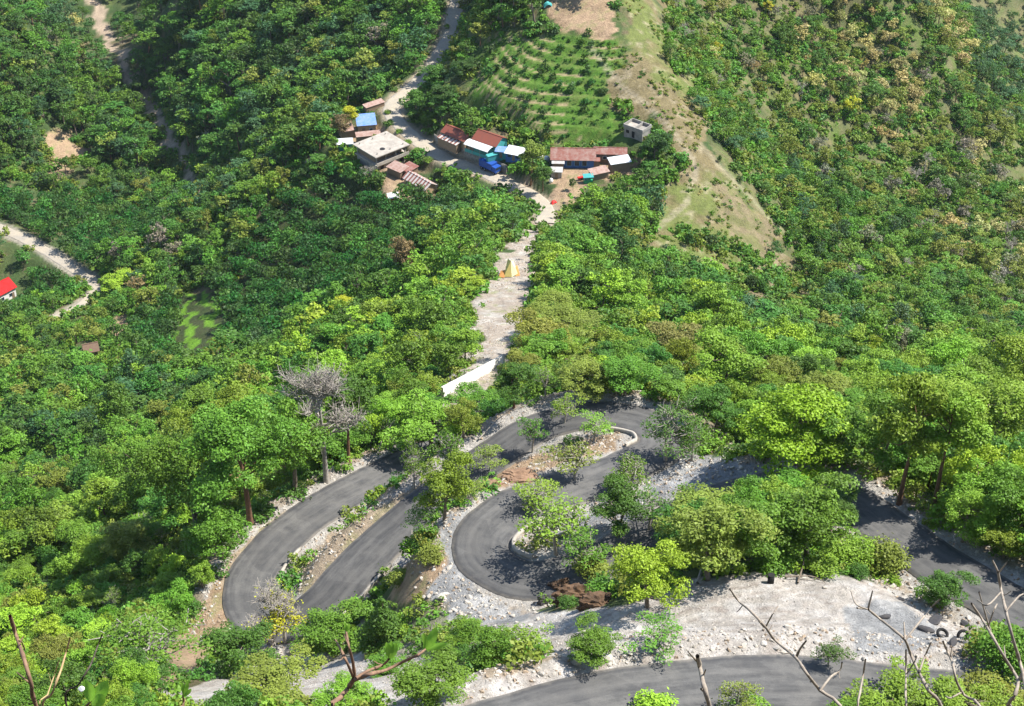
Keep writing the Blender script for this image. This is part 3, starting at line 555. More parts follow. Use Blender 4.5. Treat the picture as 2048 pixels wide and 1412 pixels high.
hero('bush', 1640, 1145, 80, 55, 'bright', 'small light bush at the rear rim of the pale plateau')
hero('bush', 1545, 1140, 90, 60, 'green', 'low bush in front of the central thicket')
hero('sparse', 1335, 925, 140, 150, 'mid', 'see-through green tree covering the right end of the upper loop', var=3)
hero('sparse', 1385, 920, 90, 110, 'green', 'slim tree immediately right of the see-through loop tree')
hero('layer', 1595, 928, 225, 205, (.20, .40, .022), 'large lime green tree with flat leafy tiers above the gravel bench', var=0)
hero('broad', 1490, 880, 90, 105, 'bright', 'bright tree tucked left of the large tiered lime tree')
hero('tall', 1800, 1008, 160, 290, 'bright', 'tall thin-trunked tree beside the right road, leaning outward', tilt=(0, .04))
hero('tall', 1868, 1012, 150, 250, 'bright', 'second tall slim tree beside the right road with crooked limbs', tilt=(0, .16))
hero('broad', 1755, 950, 150, 170, 'green', 'leafy tree left of the tall slim roadside pair')
hero('broad', 1925, 1085, 120, 135, 'bright', 'neat round tree with short trunk on the outer edge of the right road')
hero('broad', 2030, 1100, 150, 180, 'green', 'tree at the right frame edge beyond the right road')
hero('broad', 1970, 960, 260, 260, 'bright', 'very large bright tree in the upper right of the roadside wood')
hero('broad', 2050, 900, 220, 240, 'bright', 'large bright tree cut by the right edge of the photo')
hero('broad', 1870, 900, 180, 180, 'bright', 'yellow-green crown behind the tall slim roadside pair')
hero('broad', 1680, 920, 150, 150, 'green', 'green tree directly right of the large tiered lime tree')
hero('broad', 1884, 1215, 105, 95, 'mid', 'dense dark round bush-like tree on the inner edge of the right road')
hero('cone', 768, 1290, 90, 125, 'mid', 'cone-shaped dark shrub below the middle road')
hero('dead', 548, 1290, 150, 150, 'yellow', 'crooked bare tree with a few yellow leaves over the lowest bend', var=2)
hero('sparse', 570, 1285, 120, 125, 'yellow', 'thin yellow-leaved tree beside the crooked bare tree')
hero('broad', 665, 1310, 150, 125, 'green', 'round green tree right of the crooked bare tree')
hero('broad', 490, 1350, 145, 130, 'mid', 'dense dark green tree below the lowest bend')
hero('sparse', 300, 1370, 230, 200, 'green', 'wide thin tree with dark forked trunk at the lower left')
hero('broad', 560, 1405, 190, 120, 'olive', 'olive yellow spreading tree at the bottom left of centre')
hero('broad', 775, 1345, 85, 60, 'green', 'green bushy tree below the cone-shaped shrub')
hero('broad', 870, 1400, 165, 120, 'green', 'wide green tree at the bottom centre left of the lowest road')
hero('broad', 690, 1430, 120, 90, 'bright', 'bright low tree at the bottom edge below the forked twig')
hero('sparse', 1050, 1305, 110, 85, 'bright', 'small thin tree on the pale bank above the lowest road')
hero('broad', 1185, 1318, 115, 90, 'green', 'small round tree right of the thin tree on the pale bank')
hero('sparse', 1310, 1300, 120, 75, 'green', 'thin spreading shrub below the lime green tiered tree')
hero('sparse', 960, 1330, 90, 70, 'mid', 'scrubby small tree among the white rocks')
hero('sparse', 1655, 1335, 80, 75, 'mid', 'small sparse bluish bush at the far edge of the lowest road')
hero('sparse', 1470, 1430, 95, 95, 'olive', 'scraggly dry shrub in front of the lowest road')
hero('bush', 1500, 1425, 80, 50, 'bright', 'light green tuft in front of the lowest road')
hero('bush', 1310, 1435, 110, 40, 'lime', 'lime green tuft at the bottom edge before the lowest road')
hero('wide', 1800, 1440, 230, 150, 'bright', 'bright leafy tree at the bottom right before the rock plateau')
hero('wide', 1910, 1450, 200, 135, 'bright', 'bright leafy tree right of its twin at the bottom right')
hero('broad', 1720, 1460, 130, 90, 'green', 'small green tree left of the bright pair at the bottom right')
hero('bush', 2010, 1340, 150, 120, 'green', 'green thicket bush beside the rubble end of the plateau')
hero('bush', 1980, 1420, 150, 80, 'olive', 'rusty olive scrub at the bottom right corner')
hero('tall', 1062, 372, 55, 95, 'olive', 'tall olive-topped village tree with bare trunk', lod=1)
hero('tall', 1085, 384, 45, 62, 'mid', 'darker village tree right of the olive-topped one', lod=1)
hero('broad', 1146, 380, 16, 28, 'dark', 'small dark shrub tree in the orange village yard', lod=1)
hero('bamboo', 1240, 500, 95, 130, 'mid', 'tall feathery clump on the ridge below the village yard', lod=1)
hero('tall', 1262, 490, 60, 110, 'bright', 'bright narrow tree beside the feathery clump', lod=1)
hero('broad', 1310, 322, 62, 66, 'dark', 'dark green tree right of the unfinished concrete hut', lod=1)
hero('broad', 1115, 565, 95, 100, 'bright', 'bright tree whose shadow falls on the pale clearing', lod=1)
hero('broad', 1175, 560, 110, 110, 'green', 'big green tree right of the pale clearing', lod=1)
hero('broad', 1130, 500, 90, 75, 'green', 'green tree above the right edge of the pale clearing', lod=1)
hero('wide', 1075, 725, 150, 130, (.21, .215, .035), 'yellow-olive spreading tree at the foot of the pale clearing', lod=0)
hero('tall', 1045, 790, 90, 110, 'olive', 'rusty olive tree with thin trunk right of the white wall', lod=0)
hero('broad', 1350, 740, 130, 110, (.20, .20, .05), 'brownish olive tree with bare limbs behind the upper loop', lod=0)
hero('broad', 690, 640, 55, 60, 'yellow', 'yellow-green tree in the wood left of the pale clearing', lod=1)
hero('broad', 236, 580, 70, 45, 'lime', 'lime green tree beside the end of the valley road', lod=1)
hero('dead', 742, 378, 42, 55, 'grey', 'grey leafless tree below the flat-roofed concrete building', lod=1)
hero('dry', 684, 275, 45, 55, 'rust', 'reddish brown tree left of the blue roof', lod=1)
hero('tall', 704, 262, 38, 56, 'yellow', 'yellow green tree left of the blue roof', lod=1)
hero('broad', 830, 240, 60, 62, 'mid', 'round dark tree on the inside of the village road bend', lod=1)
hero('broad', 885, 235, 60, 55, 'mid', 'dark tree above the stone retaining wall', lod=1)
hero('broad', 1120, 690, 150, 120, 'olive', 'dense olive tree right of the yellow-olive spreading tree', lod=0)
hero('broad', 1250, 790, 120, 100, 'green', 'green tree above the far edge of the upper loop', lod=0)
hero('broad', 1440, 800, 150, 150, 'bright', 'bright yellow-green tree behind the right end of the upper loop', lod=0)
hero('broad', 1160, 790, 120, 95, 'olive', 'small tree on the slope above the upper loop', lod=0)
hero('broad', 960, 840, 110, 90, 'green', 'green bushy tree below the white wall', lod=0)
hero('broad', 780, 870, 120, 110, 'bright', 'bright tree on the slope left of the white wall', lod=0)
# ---------------- scattered trees: every one an individual thing up to the limit, largest first ----------------
ORCH = [[(650,350),(690,345),(780,380),(880,385),(970,400),(960,440),(860,470),(800,540),(700,610),(640,640),(560,700),(300,770),(260,670),(330,600),(470,560),(520,440),(590,400)],[(0,365),(300,420),(330,470),(180,540),(100,490),(0,440)],[(0,470),(140,550),(150,590),(60,620),(0,620)]]
BRI = [[(700,640),(950,470),(960,700),(880,790),(600,800),(450,800),(560,720)],[(1080,430),(1250,560),(1480,650),(1500,760),(1300,790),(1010,790),(1080,640)]]
TANP = [[(1630,-20),(1710,-20),(1790,60),(1835,130),(1825,215),(1740,190),(1700,120),(1640,50)],[(1590,40),(1680,100),(1720,150),(1705,200),(1640,150),(1590,100)],[(1850,-20),(1900,40),(1950,90),(1992,175),(1970,195),(1900,140),(1850,60)],[(1490,90),(1540,120),(1550,170),(1490,140)],[(1740,190),(1800,210),(1815,260),(1760,250)]]
def scatter():
    out = []; R = np.random.default_rng(23)
    for (y0, y1, stp) in ((78, 190, 3.6), (190, 300, 4.4), (300, 460, 4.8), (460, 640, 5.6), (640, 1150, 8.5)):
        for y in np.arange(y0, y1, stp):
            W_ = hw(y) * .78; xs = np.arange(-W_, W_, stp)
            yy = y + R.uniform(-.42, .42, len(xs)) * stp; xs = xs + R.uniform(-.42, .42, len(xs)) * stp
            zz = hz_at(xs, yy); u, v, d = proj(xs, yy, zz); bb = lookup(BARE, xs, yy)
            for i in range(len(xs)):
                if u[i] < -260 or u[i] > 2320 or v[i] < -170 or v[i] > 1520: continue
                if bb[i] > .4: continue
                out.append((xs[i], yy[i], zz[i], u[i], v[i], d[i]))
    return out
cand = scatter(); R = np.random.default_rng(5)
ca = np.array(cand); cu, cv = ca[:, 3], ca[:, 4]
inO = np.zeros(len(ca), bool)
for p in ORCH: inO |= inpoly(cu, cv, p)
inB = np.zeros(len(ca), bool)
for p in BRI: inB |= inpoly(cu, cv, p)
inT = inpoly(cu, cv, TERR); inS = inpoly(cu, cv, SPUR) | inpoly(cu, cv, SPUR2)
FRP = [(1240,-260),(2400,-260),(2400,720),(2048,730),(1700,740),(1500,690),(1560,640),(1620,550),(1500,390),(1400,250),(1300,90)]
inR = inpoly(cu, cv, FRP) & ~inS
cn = fbm(ca[:, 0], ca[:, 1], 45, 91, 3); cn2 = fbm(ca[:, 0], ca[:, 1], 90, 95, 3)
HP = np.array(PLACED)
def pick(*kv):
    r = R.random() * sum(w for _, w in kv)
    for k_, w in kv:
        r -= w
        if r <= 0: return k_
    return kv[-1][0]
def crown_blocked(x, y, z, wm, hm, lim):
    a = np.arange(10) * .628; du = np.r_[np.cos(a), np.cos(a) * .5, 0] * wm * .5; dz = np.r_[np.sin(a), np.sin(a) * .5, 0] * hm * .38 + hm * .58
    u, v, _ = proj(x + du, y, z + dz); i = (v / 4 + 10).astype(int); j = (u / 4 + 24).astype(int)
    ok = (i >= 0) & (i < 380) & (j >= 0) & (j < 560); return KC[i[ok], j[ok]].sum() > lim
SC = []
for i, (x, y, z, u, v, d) in enumerate(cand):
    t = cn[i]; r_ = R.random()
    if inT[i] or (1400 < u < 1740 and 865 < v < 975): continue
    if inS[i]:
        if r_ > (.05 if v < 330 else .16 if v < 480 else .3): continue
        kind, wm, hm, col = pick(('bush', 3), ('broad', 1)), R.uniform(1.5, 3.2), R.uniform(1.6, 3), pick(('mid', 2), ('green', 2), ('olive', 1), ('dark', 1))
        if v > 480: wm *= 1.5; hm *= 1.4
    elif inO[i]: continue
    elif inR[i]:
        tz_ = any(bool(inpoly(u + t * 40, v, p_)) for p_ in TANP)
        if t < -.12 and r_ < .6 and not (u > 1880 and v < 300) and not tz_: continue
        if r_ < .2 and u < 1880 and not tz_: continue
        if u < 1640 and v < 430 and R.random() < .38 - (u - 1330) * .0006: continue
        bro = cn2[i] + R.normal() * .12 - (.14 if u < 1640 and v < 450 else .04)
        tanzone = tz_ and R.random() < .85
        if tanzone: col = pick(('tan', 5), ('olive', 1.5), ('mid', .6), ('green', .6))
        elif bro > .12: col = pick(('blue', 2), ('mid', 4), ('green', 5), ('olive', 1))
        elif bro < -.12: col = pick(('olive', 4), ('grey', 1.5), ('mid', 3), ('tan', .5), ('green', 1), ('yellow', .2))
        else: col = pick(('mid', 3), ('green', 3), ('olive', 2), ('blue', 1), ('grey', .3), ('bright', .6))
        if u > 1945 and v < 210: col = pick(('blue', 2), ('dark', 2))  # far corner slope: its shade is put into the leaf colour
        kind = 'dry' if col in ('tan', 'grey', 'rust') else pick(('broad', 3), ('wide', 1), ('tall', 1.5), ('bush', .8))
        if col == 'grey' and R.random() < .3: kind = 'dead'
        wm = R.uniform(3.6, 8.2) * (1.0 if kind != 'bush' else .6) * (.8 if u < 1560 else 1); hm = wm * R.uniform(.8, 1.25)
    else:
        if d < 330:
            bott = v > 1180 and u < 1000
            keep = .8 if not bott else (.5 if u < 640 else .24)
            if y > 190: keep = .7
            if r_ > keep: continue
            zone = pick(('green', 4), ('bright', 4), ('mid', 2.2), ('lime', 1.0), ('olive', 1.0)) if (inB[i] or v > 640) else pick(('green', 3), ('bright', 2), ('mid', 3), ('olive', .6))
            if u < 420 and v < 1000: zone = pick(('mid', 3), ('green', 4), ('bright', 1.5), ('olive', 1), ('dark', 1))
            col = zone; kind = pick(('broad', 4), ('wide', 1.4), ('tall', 1.2), ('sparse', 1.0), ('bush', 1.2))
            wm = R.uniform(3.8, 8.5) if kind not in ('bush', 'sparse') else R.uniform(2.5, 5); hm = wm * R.uniform(.75, 1.2)
            if v > 1150: wm *= .62; hm *= .62
            if v < 1050 and u > 1040 and u < 1450: wm *= .8; hm *= .8
        else:
            if r_ < .12 + .1 * (t < -.2): continue
            up = v < 330
            col = pick(('dark', 2), ('blue', 2), ('mid', 5), ('green', 2.5), ('olive', .5)) if up else pick(('dark', 1.5), ('mid', 4), ('green', 3), ('blue', 1), ('olive', .8), ('bright', .8))  # upper slopes: part shade and haze put into darker, bluer leaf picks
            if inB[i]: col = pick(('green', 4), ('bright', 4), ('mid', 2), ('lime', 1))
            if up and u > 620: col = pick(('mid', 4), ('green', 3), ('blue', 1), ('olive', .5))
            if 150 < u < 330 and 620 < v < 760: col = pick(('green', 2), ('olive', 2), ('mid', 2))
            kind = pick(('broad', 5), ('wide', 1.5), ('tall', 2), ('bush', .7 if up else 2.0), ('dry', .12))
            if kind == 'dry': col = pick(('grey', 2), ('rust', 1), ('tan', 1))
            wm = R.uniform(6, 12.5) * (.5 if kind == 'bush' else 1) * (1 if up else .72); hm = wm * R.uniform(.8, 1.25)
    if len(HP) and (np.hypot(HP[:, 0] - x, HP[:, 1] - y) < HP[:, 2] * .75 + wm * .18).any(): continue
    # shrink, then drop, whatever would hide the roads, the clearing or the village
    for _ in range(5):
        if not crown_blocked(x, y, z, wm, hm, 1): break
        wm *= .68; hm *= .68
        if wm < 3.2 and kind not in ('bush',): kind = 'bush'; hm = wm * .7
    else:
        continue
    if crown_blocked(x, y, z, wm, hm, 1): continue
    wm = max(wm, .8)
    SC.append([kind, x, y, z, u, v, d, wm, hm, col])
# orchard rows: trees planted along lines running down the slope
for base, ang, sp_r, sp_t in (((0, 330), 2.25, 6.4, 4.7),):
    ca_, sa_ = math.cos(ang), math.sin(ang)
    for a in np.arange(-260, 260, sp_r):
        for b in np.arange(-260, 260, sp_t):
            x = base[0] + ca_ * b - sa_ * a + R.normal() * .35; y = base[1] + sa_ * b + ca_ * a + R.normal() * .35
            if y < 150 or y > 620: continue
            z = float(hz_at(x, y)); u, v, d = [float(q_) for q_ in proj(x, y, z)]
            if not any(bool(inpoly(u, v, p)) for p in ORCH) or lookup(BARE, x, y) > .4 or R.random() < .06 + .25 * (vnoise(x, y, 25, 7) > .72): continue
            if 330 < u < 440 and v > 560 and (abs(u - (372 + (v - 560) * .05)) < 9 or abs(u - 415) < 8): continue
            wm = R.uniform(5.0, 6.9); hm = wm * R.uniform(.85, 1.1)
            if crown_blocked(x, y, z, wm, hm, 2): continue
            SC.append(['orchard', x, y, z, u, v, d, wm, hm, pick(('orch', 5), ('mid', 1.5), ('dark', 1))])
# shrubs in the terraces
for _ in range(900):
    x, y = R.uniform(-60, 60), R.uniform(395, 475); z = float(hz_at(x, y)); u, v, d = [float(q_) for q_ in proj(x, y, z)]
    if not bool(inpoly(u, v, TERR)) or v > 285: continue
    if any(k_[0] == 'spiky' and math.hypot(k_[1] - x, k_[2] - y) < 2.2 for k_ in SC[-260:]): continue
    if R.random() < .45 and u > 1000: continue
    wm = R.uniform(1.2, 2.6) * (1.5 if u < 990 else 1)
    SC.append(['spiky', x, y, z, u, v, d, wm, wm * R.uniform(.9, 1.3), pick(('dark', 3), ('orch', 3), ('mid', 1))])
LAND = [(760,300,'the flat-roofed concrete building'),(1145,310,'the long red village roof'),(940,285,'the village roofs'),(1160,180,'the terraced hill'),(1272,255,'the unfinished hut'),(1020,560,'the pale clearing'),(950,750,'the white wall'),(1240,850,'the upper loop'),(980,1090,'the U bend'),(500,1180,'the lowest bend'),(700,1090,'the middle bank'),(1590,840,'the tiered lime tree'),(1860,1080,'the right road'),(1630,1230,'the pale plateau'),(1400,1060,'the central thicket'),(450,900,'the red-trunked giant'),(655,820,'the bare grey tree'),(80,500,'the valley road'),(320,250,'the dirt gully'),(190,40,'the top of the gully'),(120,300,'the brown landslip'),(905,50,'the upper dirt road'),(235,650,'the brown bare patch'),(1440,380,'the spur edge'),(1560,560,'the foot of the bare spur'),(1800,150,'the straw coloured trees'),(2000,60,'the shadowed far slope'),(1350,1400,'the lowest road'),(560,620,'the orchard rows'),(1250,450,'the feathery clump')]
def describe(kind, u, v, wm, hm, col):
    b = min(LAND, key=lambda L: math.hypot(L[0] - u, (L[1] - v) * 1.2)); du, dv = u - b[0], v - b[1]
    a = math.degrees(math.atan2(-dv, du)) % 360; dr = ['right of', 'upper right of', 'above', 'upper left of', 'left of', 'lower left of', 'below', 'lower right of'][int((a + 22.5) // 45) % 8]
    r_ = math.hypot(du, dv); dr = ('far ' if r_ > 150 else 'well ' if r_ > 95 else 'close ' if r_ < 45 else '') + dr
    sz = 'small' if wm < 4 else ('medium' if wm < 6.5 else 'large')
    kd = {'broad': 'rounded tree', 'wide': 'spreading tree', 'tall': 'upright tree', 'layer': 'tiered tree', 'sparse': 'thin young tree', 'orchard': 'orchard tree', 'bush': 'bush', 'dry': 'dry tree', 'dead': 'leafless tree', 'spiky': 'shrub', 'cone': 'conical shrub', 'bamboo': 'bamboo'}[kind]
    if kind == 'spiky': return f"{'small' if wm < 1.5 else 'larger'} {LW[col]} shrub on terraced hill {dr} {b[2]}" if b[2] != 'the terraced hill' else f"{'small' if wm < 1.5 else 'larger'} {LW[col]} shrub planted on {'the upper' if dv < -40 else 'the lower' if dv > 40 else 'the middle'} terraces {'at the right' if du > 30 else 'at the left' if du < -60 else 'in the centre'}"
    if kind == 'orchard': sz = 'compact' if wm < 4.2 else 'full'; return f"{sz} {LW[col]} {'tall' if hm > wm * 1.04 else 'low'} orchard tree {dr} {b[2]}"
    return f"{sz} {'slender ' if hm > wm * 1.08 else 'squat ' if hm < wm * .92 else ''}{LW[col]} {kd} {dr} {b[2]}"
GRP = dict(broadleaf_tree='broadleaf trees of the hillside wood', young_tree='thin young trees on the slopes', orchard_tree='orchard trees planted in rows', bush='bushes on the slopes', dry_tree='dry and straw coloured trees', bare_tree='leafless trees on the far slope', terrace_shrub='shrubs on the terraces')
LIM = dict(broadleaf_tree=212, young_tree=250, orchard_tree=295, bush=260, dry_tree=280, bare_tree=280, terrace_shrub=295)
def px(s): 
    inf = -30 < s[4] < 2078 and -40 < s[5] < 1470
    return (s[7] / s[6] if inf else 0)
SC.sort(key=lambda s: -px(s))
cntk = {}; REST = []
for s in SC:
    kind, x, y, z, u, v, d, wm, hm, col = s; kn = KNAME[kind]
    if cntk.get(kn, 0) >= LIM[kn] or px(s) == 0: REST.append(s); continue
    cntk[kn] = cntk.get(kn, 0) + 1
    lod = 0 if d < 250 else (1 if d < 430 else 2); var = int(R.integers(0, 4))
    if kind in ('orchard', 'spiky'): lod = 2 if d > 330 else 1; var = var % 2
    _, _, _, W_, H_ = get_arch(kind, var, lod)
    big = wm / d * FPX > 40
    c3 = np.array(LC[col]) * R.uniform(.85, 1.15) * (1 + R.normal(size=3) * .06)
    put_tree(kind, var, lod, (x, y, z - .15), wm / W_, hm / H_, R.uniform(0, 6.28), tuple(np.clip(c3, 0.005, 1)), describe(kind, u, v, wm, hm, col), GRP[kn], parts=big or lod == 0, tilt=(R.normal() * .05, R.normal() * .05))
print('trees', cntk, 'rest', len(REST))

# ---------------- stuff: scattering through geometry nodes ----------------
def gn_scatter(name, pts, rot, scl, pick_i, objs, label, cat=None):
    me = bpy.data.meshes.new(name); me.vertices.add(len(pts)); me.vertices.foreach_set('co', np.asarray(pts, np.float32).ravel())
    for k_, t_, v_, f_ in (('rot', 'FLOAT_VECTOR', rot, 'vector'), ('scl', 'FLOAT_VECTOR', scl, 'vector'), ('pick', 'INT', pick_i, 'value')):
        a = me.attributes.new(k_, t_, 'POINT'); a.data.foreach_set(f_, np.asarray(v_, np.int32 if t_ == 'INT' else np.float32).ravel())
    o = link(bpy.data.objects.new(name, me)); c = bpy.data.collections.new(name + '_source')
    for x in objs: c.objects.link(x)
    g = bpy.data.node_groups.new(name + '_scatter', 'GeometryNodeTree'); g.interface.new_socket('Geometry', in_out='INPUT', socket_type='NodeSocketGeometry'); g.interface.new_socket('Geometry', in_out='OUTPUT', socket_type='NodeSocketGeometry')
    N = g.nodes.new; a = N('NodeGroupInput'); b = N('NodeGroupOutput'); ip = N('GeometryNodeInstanceOnPoints'); ci_ = N('GeometryNodeCollectionInfo'); ci_.inputs['Collection'].default_value = c; ci_.inputs['Separate Children'].default_value = True; ci_.inputs['Reset Children'].default_value = True
    def na(n_, dt):
        q = N('GeometryNodeInputNamedAttribute'); q.data_type = dt; q.inputs[0].default_value = n_; return q.outputs[0]
    g.links.new(a.outputs[0], ip.inputs['Points']); g.links.new(ci_.outputs[0], ip.inputs['Instance']); ip.inputs['Pick Instance'].default_value = True
    g.links.new(na('pick', 'INT'), ip.inputs['Instance Index']); g.links.new(na('rot', 'FLOAT_VECTOR'), ip.inputs['Rotation']); g.links.new(na('scl', 'FLOAT_VECTOR'), ip.inputs['Scale']); g.links.new(ip.outputs[0], b.inputs[0])
    m = o.modifiers.new('scatter', 'NODES'); m.node_group = g
    return tag(o, label, cat, kind='stuff')
LMAT = {}
def fix_col(o, col):
    if col not in LMAT: LMAT[col] = leaf_material('leaf_' + col, fixed=LC[col])
    o.material_slots[0].link = 'OBJECT'; o.material_slots[0].material = LMAT[col]
def src_objs(keys):
    out = []
    for i, (kind, var, lod, col) in enumerate(keys):
        o = bpy.data.objects.new('src_%03d_%s' % (i, kind), get_arch(kind, var, lod)[2]); fix_col(o, col); out.append(o)
    return out
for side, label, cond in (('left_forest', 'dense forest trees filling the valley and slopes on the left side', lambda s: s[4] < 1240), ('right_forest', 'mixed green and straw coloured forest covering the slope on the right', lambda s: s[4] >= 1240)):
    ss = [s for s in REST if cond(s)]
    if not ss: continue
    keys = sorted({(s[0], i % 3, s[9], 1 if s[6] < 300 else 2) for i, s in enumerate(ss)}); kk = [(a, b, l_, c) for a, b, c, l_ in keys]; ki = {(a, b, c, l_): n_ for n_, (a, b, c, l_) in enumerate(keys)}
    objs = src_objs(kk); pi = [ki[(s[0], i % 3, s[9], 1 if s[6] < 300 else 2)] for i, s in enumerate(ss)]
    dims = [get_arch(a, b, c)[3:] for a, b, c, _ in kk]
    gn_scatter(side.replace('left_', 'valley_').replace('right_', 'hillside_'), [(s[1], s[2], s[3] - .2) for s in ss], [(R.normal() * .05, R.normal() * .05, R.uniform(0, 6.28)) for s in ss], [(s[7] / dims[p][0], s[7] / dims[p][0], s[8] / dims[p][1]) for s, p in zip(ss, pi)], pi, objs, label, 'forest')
# undergrowth
def clump_mesh(seed, n_, w, ls):
    R_ = np.random.default_rng(seed); cen = R_.normal(size=(n_, 3)) * (w * .35, w * .35, w * .08) + (0, 0, w * .18); rad = R_.uniform(.16, .3, n_) * w
    lf = leafs(R_, cen, rad, np.full(n_, 26), ls, .8, .5); return np_mesh('clump', lf[0], lf[1], M_leaf, False, attrs={'lv': ('FACE', lf[2])})
def und(name, ny, dens, w, ls, label, cols, y0, y1, cond=None, wr=(.6, 1.5)):
    A_ = int(dens * (y1 - y0) * hw((y0 + y1) / 2) * 2 * .8); y = R.uniform(y0, y1, A_); x = R.uniform(-.8, .8, A_) * hw(y); z = hz_at(x, y)
    u, v, d = proj(x, y, z); nn = fbm(x, y, 6, 111, 3); k_ = (lookup(BARE, x, y) < .25) & (u > -150) & (u < 2200) & (v > -80) & (v < 1480) & (nn > -.35)
    if cond is not None: k_ &= cond(u, v, x, y)
    x, y, z = x[k_], y[k_], z[k_]; objs = []
    ms = [clump_mesh(ny + i, 7, w, ls) for i in range(3)]
    for i, c_ in enumerate(cols):
        o = bpy.data.objects.new('src_%03d' % i, ms[i % 3]); fix_col(o, c_); objs.append(o)
    n_ = len(x); s = R.uniform(wr[0], wr[1], n_); lowf = fbm(x, y, 30, 117, 3)
    pi = np.clip(((lowf + .5 + R.normal(size=n_) * .22) * len(cols)).astype(int), 0, len(cols) - 1)
    print(name, n_)
    return gn_scatter(name, np.c_[x, y, z], np.c_[R.normal(size=n_) * .15, R.normal(size=n_) * .15, R.uniform(0, 6.28, n_)], np.c_[s, s, s * R.uniform(.7, 1.2, n_)], pi, objs, label, 'undergrowth')
notS = lambda u, v, x, y: ~((inpoly(u, v, SPUR) | inpoly(u, v, SPUR2)) & (vnoise(x, y, 9, 77) > (v - 420) / 260) | inpoly(u, v, TERR) | inpoly(u, v, ORCH[0]) | inpoly(u, v, ORCH[1]) | inpoly(u, v, ORCH[2]))
und('near_undergrowth', 200, .30, 1.9, .16, 'low leafy undergrowth between the trees on the near slopes', ['mid', 'green', 'olive', 'bright', 'green', 'bright'], 78, 260, notS)
und('far_undergrowth', 300, .14, 3.2, .34, 'low scrub between the trees on the far slopes', ['mid', 'green', 'olive', 'mid', 'green', 'green'], 260, 640, notS)
und('grass_tufts', 400, .35, 1.0, .12, 'tufts of grass and weeds on the bare spur', ['olive', 'olive', 'tan', 'green', 'mid', 'olive'], 370, 480, lambda u, v, x, y: (inpoly(u, v, SPUR) | inpoly(u, v, SPUR2)) & (vnoise(x, y, 7, 17) > .45), (.3, 1.3))
und('terrace_weeds', 500, .9, 0.7, .12, 'grass and weeds growing along the terrace edges', ['mid', 'orch', 'green', 'dark', 'mid', 'orch'], 395, 480, lambda u, v, x, y: inpoly(u, v, TERR) & (lookup(TF, x, y) > .5), (.4, 1.1))

from collections import defaultdict
_g = defaultdict(list)
for o in S.objects:
    if 'group' in o and o.parent is None: _g[o['label']].append(o)
_ord = ['leftmost', 'second', 'third', 'fourth', 'fifth', 'sixth', 'seventh', 'eighth', 'ninth', 'tenth', 'eleventh', 'twelfth']
for lb, os_ in _g.items():
    if 1 < len(os_) <= 12 and len(lb.split()) <= 13:
        os_.sort(key=lambda o: float(proj(o.location.x, o.location.y, o.location.z)[0]))
        for i, o in enumerate(os_): o['label'] = ('leftmost ' if i == 0 else 'rightmost ' if i == len(os_) - 1 else _ord[i] + ' from left, ') + lb
# ---------------- village ----------------
class MB:
    def __init__(s): s.v = []; s.f = []
    def box(s, x0, x1, y0, y1, z0, z1):
        o = len(s.v); s.v += [(x, y, z) for z in (z0, z1) for x, y in ((x0, y0), (x1, y0), (x1, y1), (x0, y1))]
        s.f += [tuple(o + i for i in q) for q in ((3, 2, 1, 0), (4, 5, 6, 7), (0, 1, 5, 4), (1, 2, 6, 5), (2, 3, 7, 6), (3, 0, 4, 7))]; return s
    def slab(s, pts, t):
        """a four-cornered sheet pts (counter-clockwise from above) with thickness t downwards"""
        o = len(s.v); n = len(pts); s.v += [tuple(p) for p in pts] + [(p[0], p[1], p[2] - t) for p in pts]
        s.f += [tuple(range(o, o + n)), tuple(range(o + 2 * n - 1, o + n - 1, -1))] + [(o + i, o + n + i, o + n + (i + 1) % n, o + (i + 1) % n) for i in range(n)]; return s
    def arc(s, x0, x1, y0, y1, z0, rise, t=.08, n=8, tilt=0):
        P = []
        for i in range(n + 1):
            k = i / n; P.append((y0 + (y1 - y0) * k, z0 + rise * math.sin(math.pi * k) + tilt * k))
        for i in range(n): a, b = P[i], P[i + 1]; s.slab([(x0, a[0], a[1]), (x1, a[0], a[1]), (x1, b[0], b[1]), (x0, b[0], b[1])], t)
        return s
    def cyl(s, cx, cy, r, z0, z1, n=16, axis='z', r2=None):
        o = len(s.v); r2 = r if r2 is None else r2
        for z, rr in ((z0, r), (z1, r2)):
            for i in range(n):
                a = i / n * 2 * math.pi; p = (cx + rr * math.cos(a), cy + rr * math.sin(a), z)
                s.v.append(p if axis == 'z' else ((p[0], z, p[1]) if axis == 'y' else (z, p[0], p[1])))
        s.f += [tuple(range(o + n - 1, o - 1, -1)), tuple(range(o + n, o + 2 * n))] + [(o + i, o + (i + 1) % n, o + n + (i + 1) % n, o + n + i) for i in range(n)]; return s
    def tri(s, pts, t):      # gable triangle wall: pts in a plane x=const, thickness t along x
        o = len(s.v); s.v += pts + [(p[0] + t, p[1], p[2]) for p in pts]; s.f += [(o, o + 1, o + 2), (o + 5, o + 4, o + 3), (o, o + 3, o + 4, o + 1), (o + 1, o + 4, o + 5, o + 2), (o + 2, o + 5, o + 3, o)]; return s
    def build(s, name, mat, parent=None, smooth=False):
        me = bpy.data.meshes.new(name); me.from_pydata(s.v, [], s.f); me.materials.append(mat); me.update()
        import bmesh
        b = bmesh.new(); b.from_mesh(me); bmesh.ops.recalc_face_normals(b, faces=b.faces); b.to_mesh(me); b.free()
        if smooth: me.polygons.foreach_set('use_smooth', [True] * len(me.polygons))
        o = link(bpy.data.objects.new(name, me)); o.parent = parent; return o
def empty(name, loc, yaw, label=None, cat=None, group=None):
    r = link(bpy.data.objects.new(name, None)); r.location = loc; r.rotation_euler = (0, 0, yaw); r.empty_display_size = .3; return tag(r, label, cat, group)
